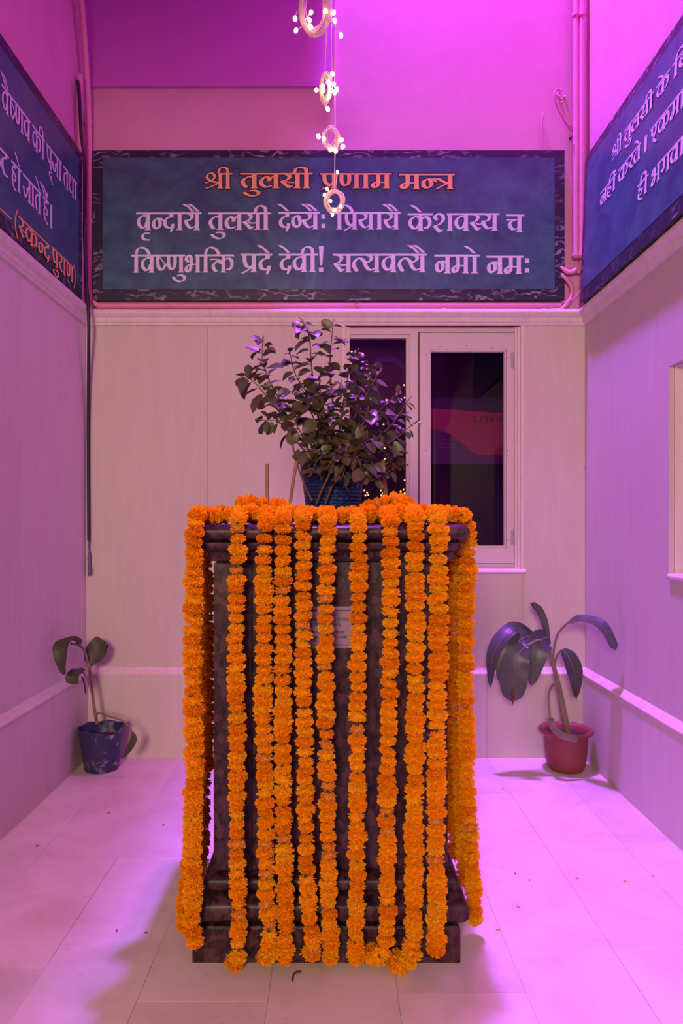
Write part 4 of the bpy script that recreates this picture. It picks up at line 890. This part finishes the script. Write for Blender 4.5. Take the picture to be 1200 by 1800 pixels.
stroke(m, [(874, 740), (875, 734), (880, 734), (881, 739), (878, 743)], .9)
m.build('reversed_digits', M['ink_black'], po)
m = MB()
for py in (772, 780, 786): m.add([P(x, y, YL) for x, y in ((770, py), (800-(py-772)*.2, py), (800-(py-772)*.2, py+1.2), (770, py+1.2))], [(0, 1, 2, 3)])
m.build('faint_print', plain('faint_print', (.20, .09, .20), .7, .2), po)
sg = thing('sign_reflection', P(664, 900, YP), 'reflected dark sign with a violet arch, added as a board behind the left window pane', 'sign')  # second board, in place of the poster reflected by the left pane
rect(MB(), 600, 722, 575, 900, YP+.02, YP+.032, YP).build('board', plain('reflected_sign_dark', (.035, .004, .065), .6, .3, .1, 6), sg)
rect(MB(), 600, 722, 640, 718, YP+.0185, YP+.0195, YP).build('brown_print', plain('reflected_sign_brown', (.07, .014, .05), .6, .3, .1, 6), sg)
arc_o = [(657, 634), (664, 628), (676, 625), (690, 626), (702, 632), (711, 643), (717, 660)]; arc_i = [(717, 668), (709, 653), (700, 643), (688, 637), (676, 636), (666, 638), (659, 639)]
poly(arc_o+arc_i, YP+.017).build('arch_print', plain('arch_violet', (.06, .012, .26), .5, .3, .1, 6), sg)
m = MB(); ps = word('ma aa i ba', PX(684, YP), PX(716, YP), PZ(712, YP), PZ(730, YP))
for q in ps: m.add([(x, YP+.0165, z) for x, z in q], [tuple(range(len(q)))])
m.build('reflected_sign_lettering', plain('reflected_sign_ink', (.13, .07, .14), .6, .3), sg)
gl = thing('light_string_reflection', P(645, 880, YP-.03), 'reflected tiny yellow lights, added as glowing beads behind the left window pane', 'string lights')  # added beads in place of light reflections on the left pane
tb = MB().sphere((0, 0, 0), .0048, 8, 6).mesh('bulb', M['reflected_bulb'], True); m = MB(); last = {}
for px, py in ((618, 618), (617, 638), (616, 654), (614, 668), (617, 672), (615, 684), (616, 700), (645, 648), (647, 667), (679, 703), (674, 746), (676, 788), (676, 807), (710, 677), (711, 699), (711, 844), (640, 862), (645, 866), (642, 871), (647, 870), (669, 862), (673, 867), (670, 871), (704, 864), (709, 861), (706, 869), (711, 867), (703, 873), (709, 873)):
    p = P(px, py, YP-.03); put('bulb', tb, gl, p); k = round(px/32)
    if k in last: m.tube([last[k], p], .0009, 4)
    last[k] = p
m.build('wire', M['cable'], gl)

# ---- scraps on the floor
rg = random.Random(21)
def fl_pt(px, py): y = EYE*F/(py-CY); return Vector((PX(px, y), y, 0))
for px, py in ((191, 1430), (65, 1488), (287, 1451), (205, 1637), (256, 1641), (1014, 1545), (1147, 1541), (905, 1537), (930, 1548), (875, 1636), (910, 1595), (1098, 1550), (884, 1387)):
    p = fl_pt(px, py); m = MB(); a = rg.uniform(0, 6.28); d = Vector((math.cos(a), math.sin(a), 0))*rg.uniform(.004, .008)
    m.tube([p-d+Vector((0, 0, .002)), p+Vector((0, 0, .0035)), p+d+Vector((0, 0, .002))], [.0012, .002, .0012], 5)
    tag(m.build('petal_scrap', M['petal_old'] if px > 800 and px not in (905, 930) else M['brown_tip'], None, origin=p), 'tiny dry scrap of flower on the floor %s of the pedestal' % ('right' if px > 600 else 'left'), 'scrap', 'scraps on the floor, %s side' % ('right' if px > 600 else 'left'))
a = fl_pt(514, 1726); m = MB().tube(spline([a+Vector((0, 0, .003)), a+Vector((.001, .02, .006)), a+Vector((.008, .03, .006)), a+Vector((.020, .034, .004))], 4), .0022, 5)
tag(m.build('dry_stalk', M['brown_tip'], None, True, origin=a), 'curved dark stalk on the floor in front of the fifth garland', 'stalk')
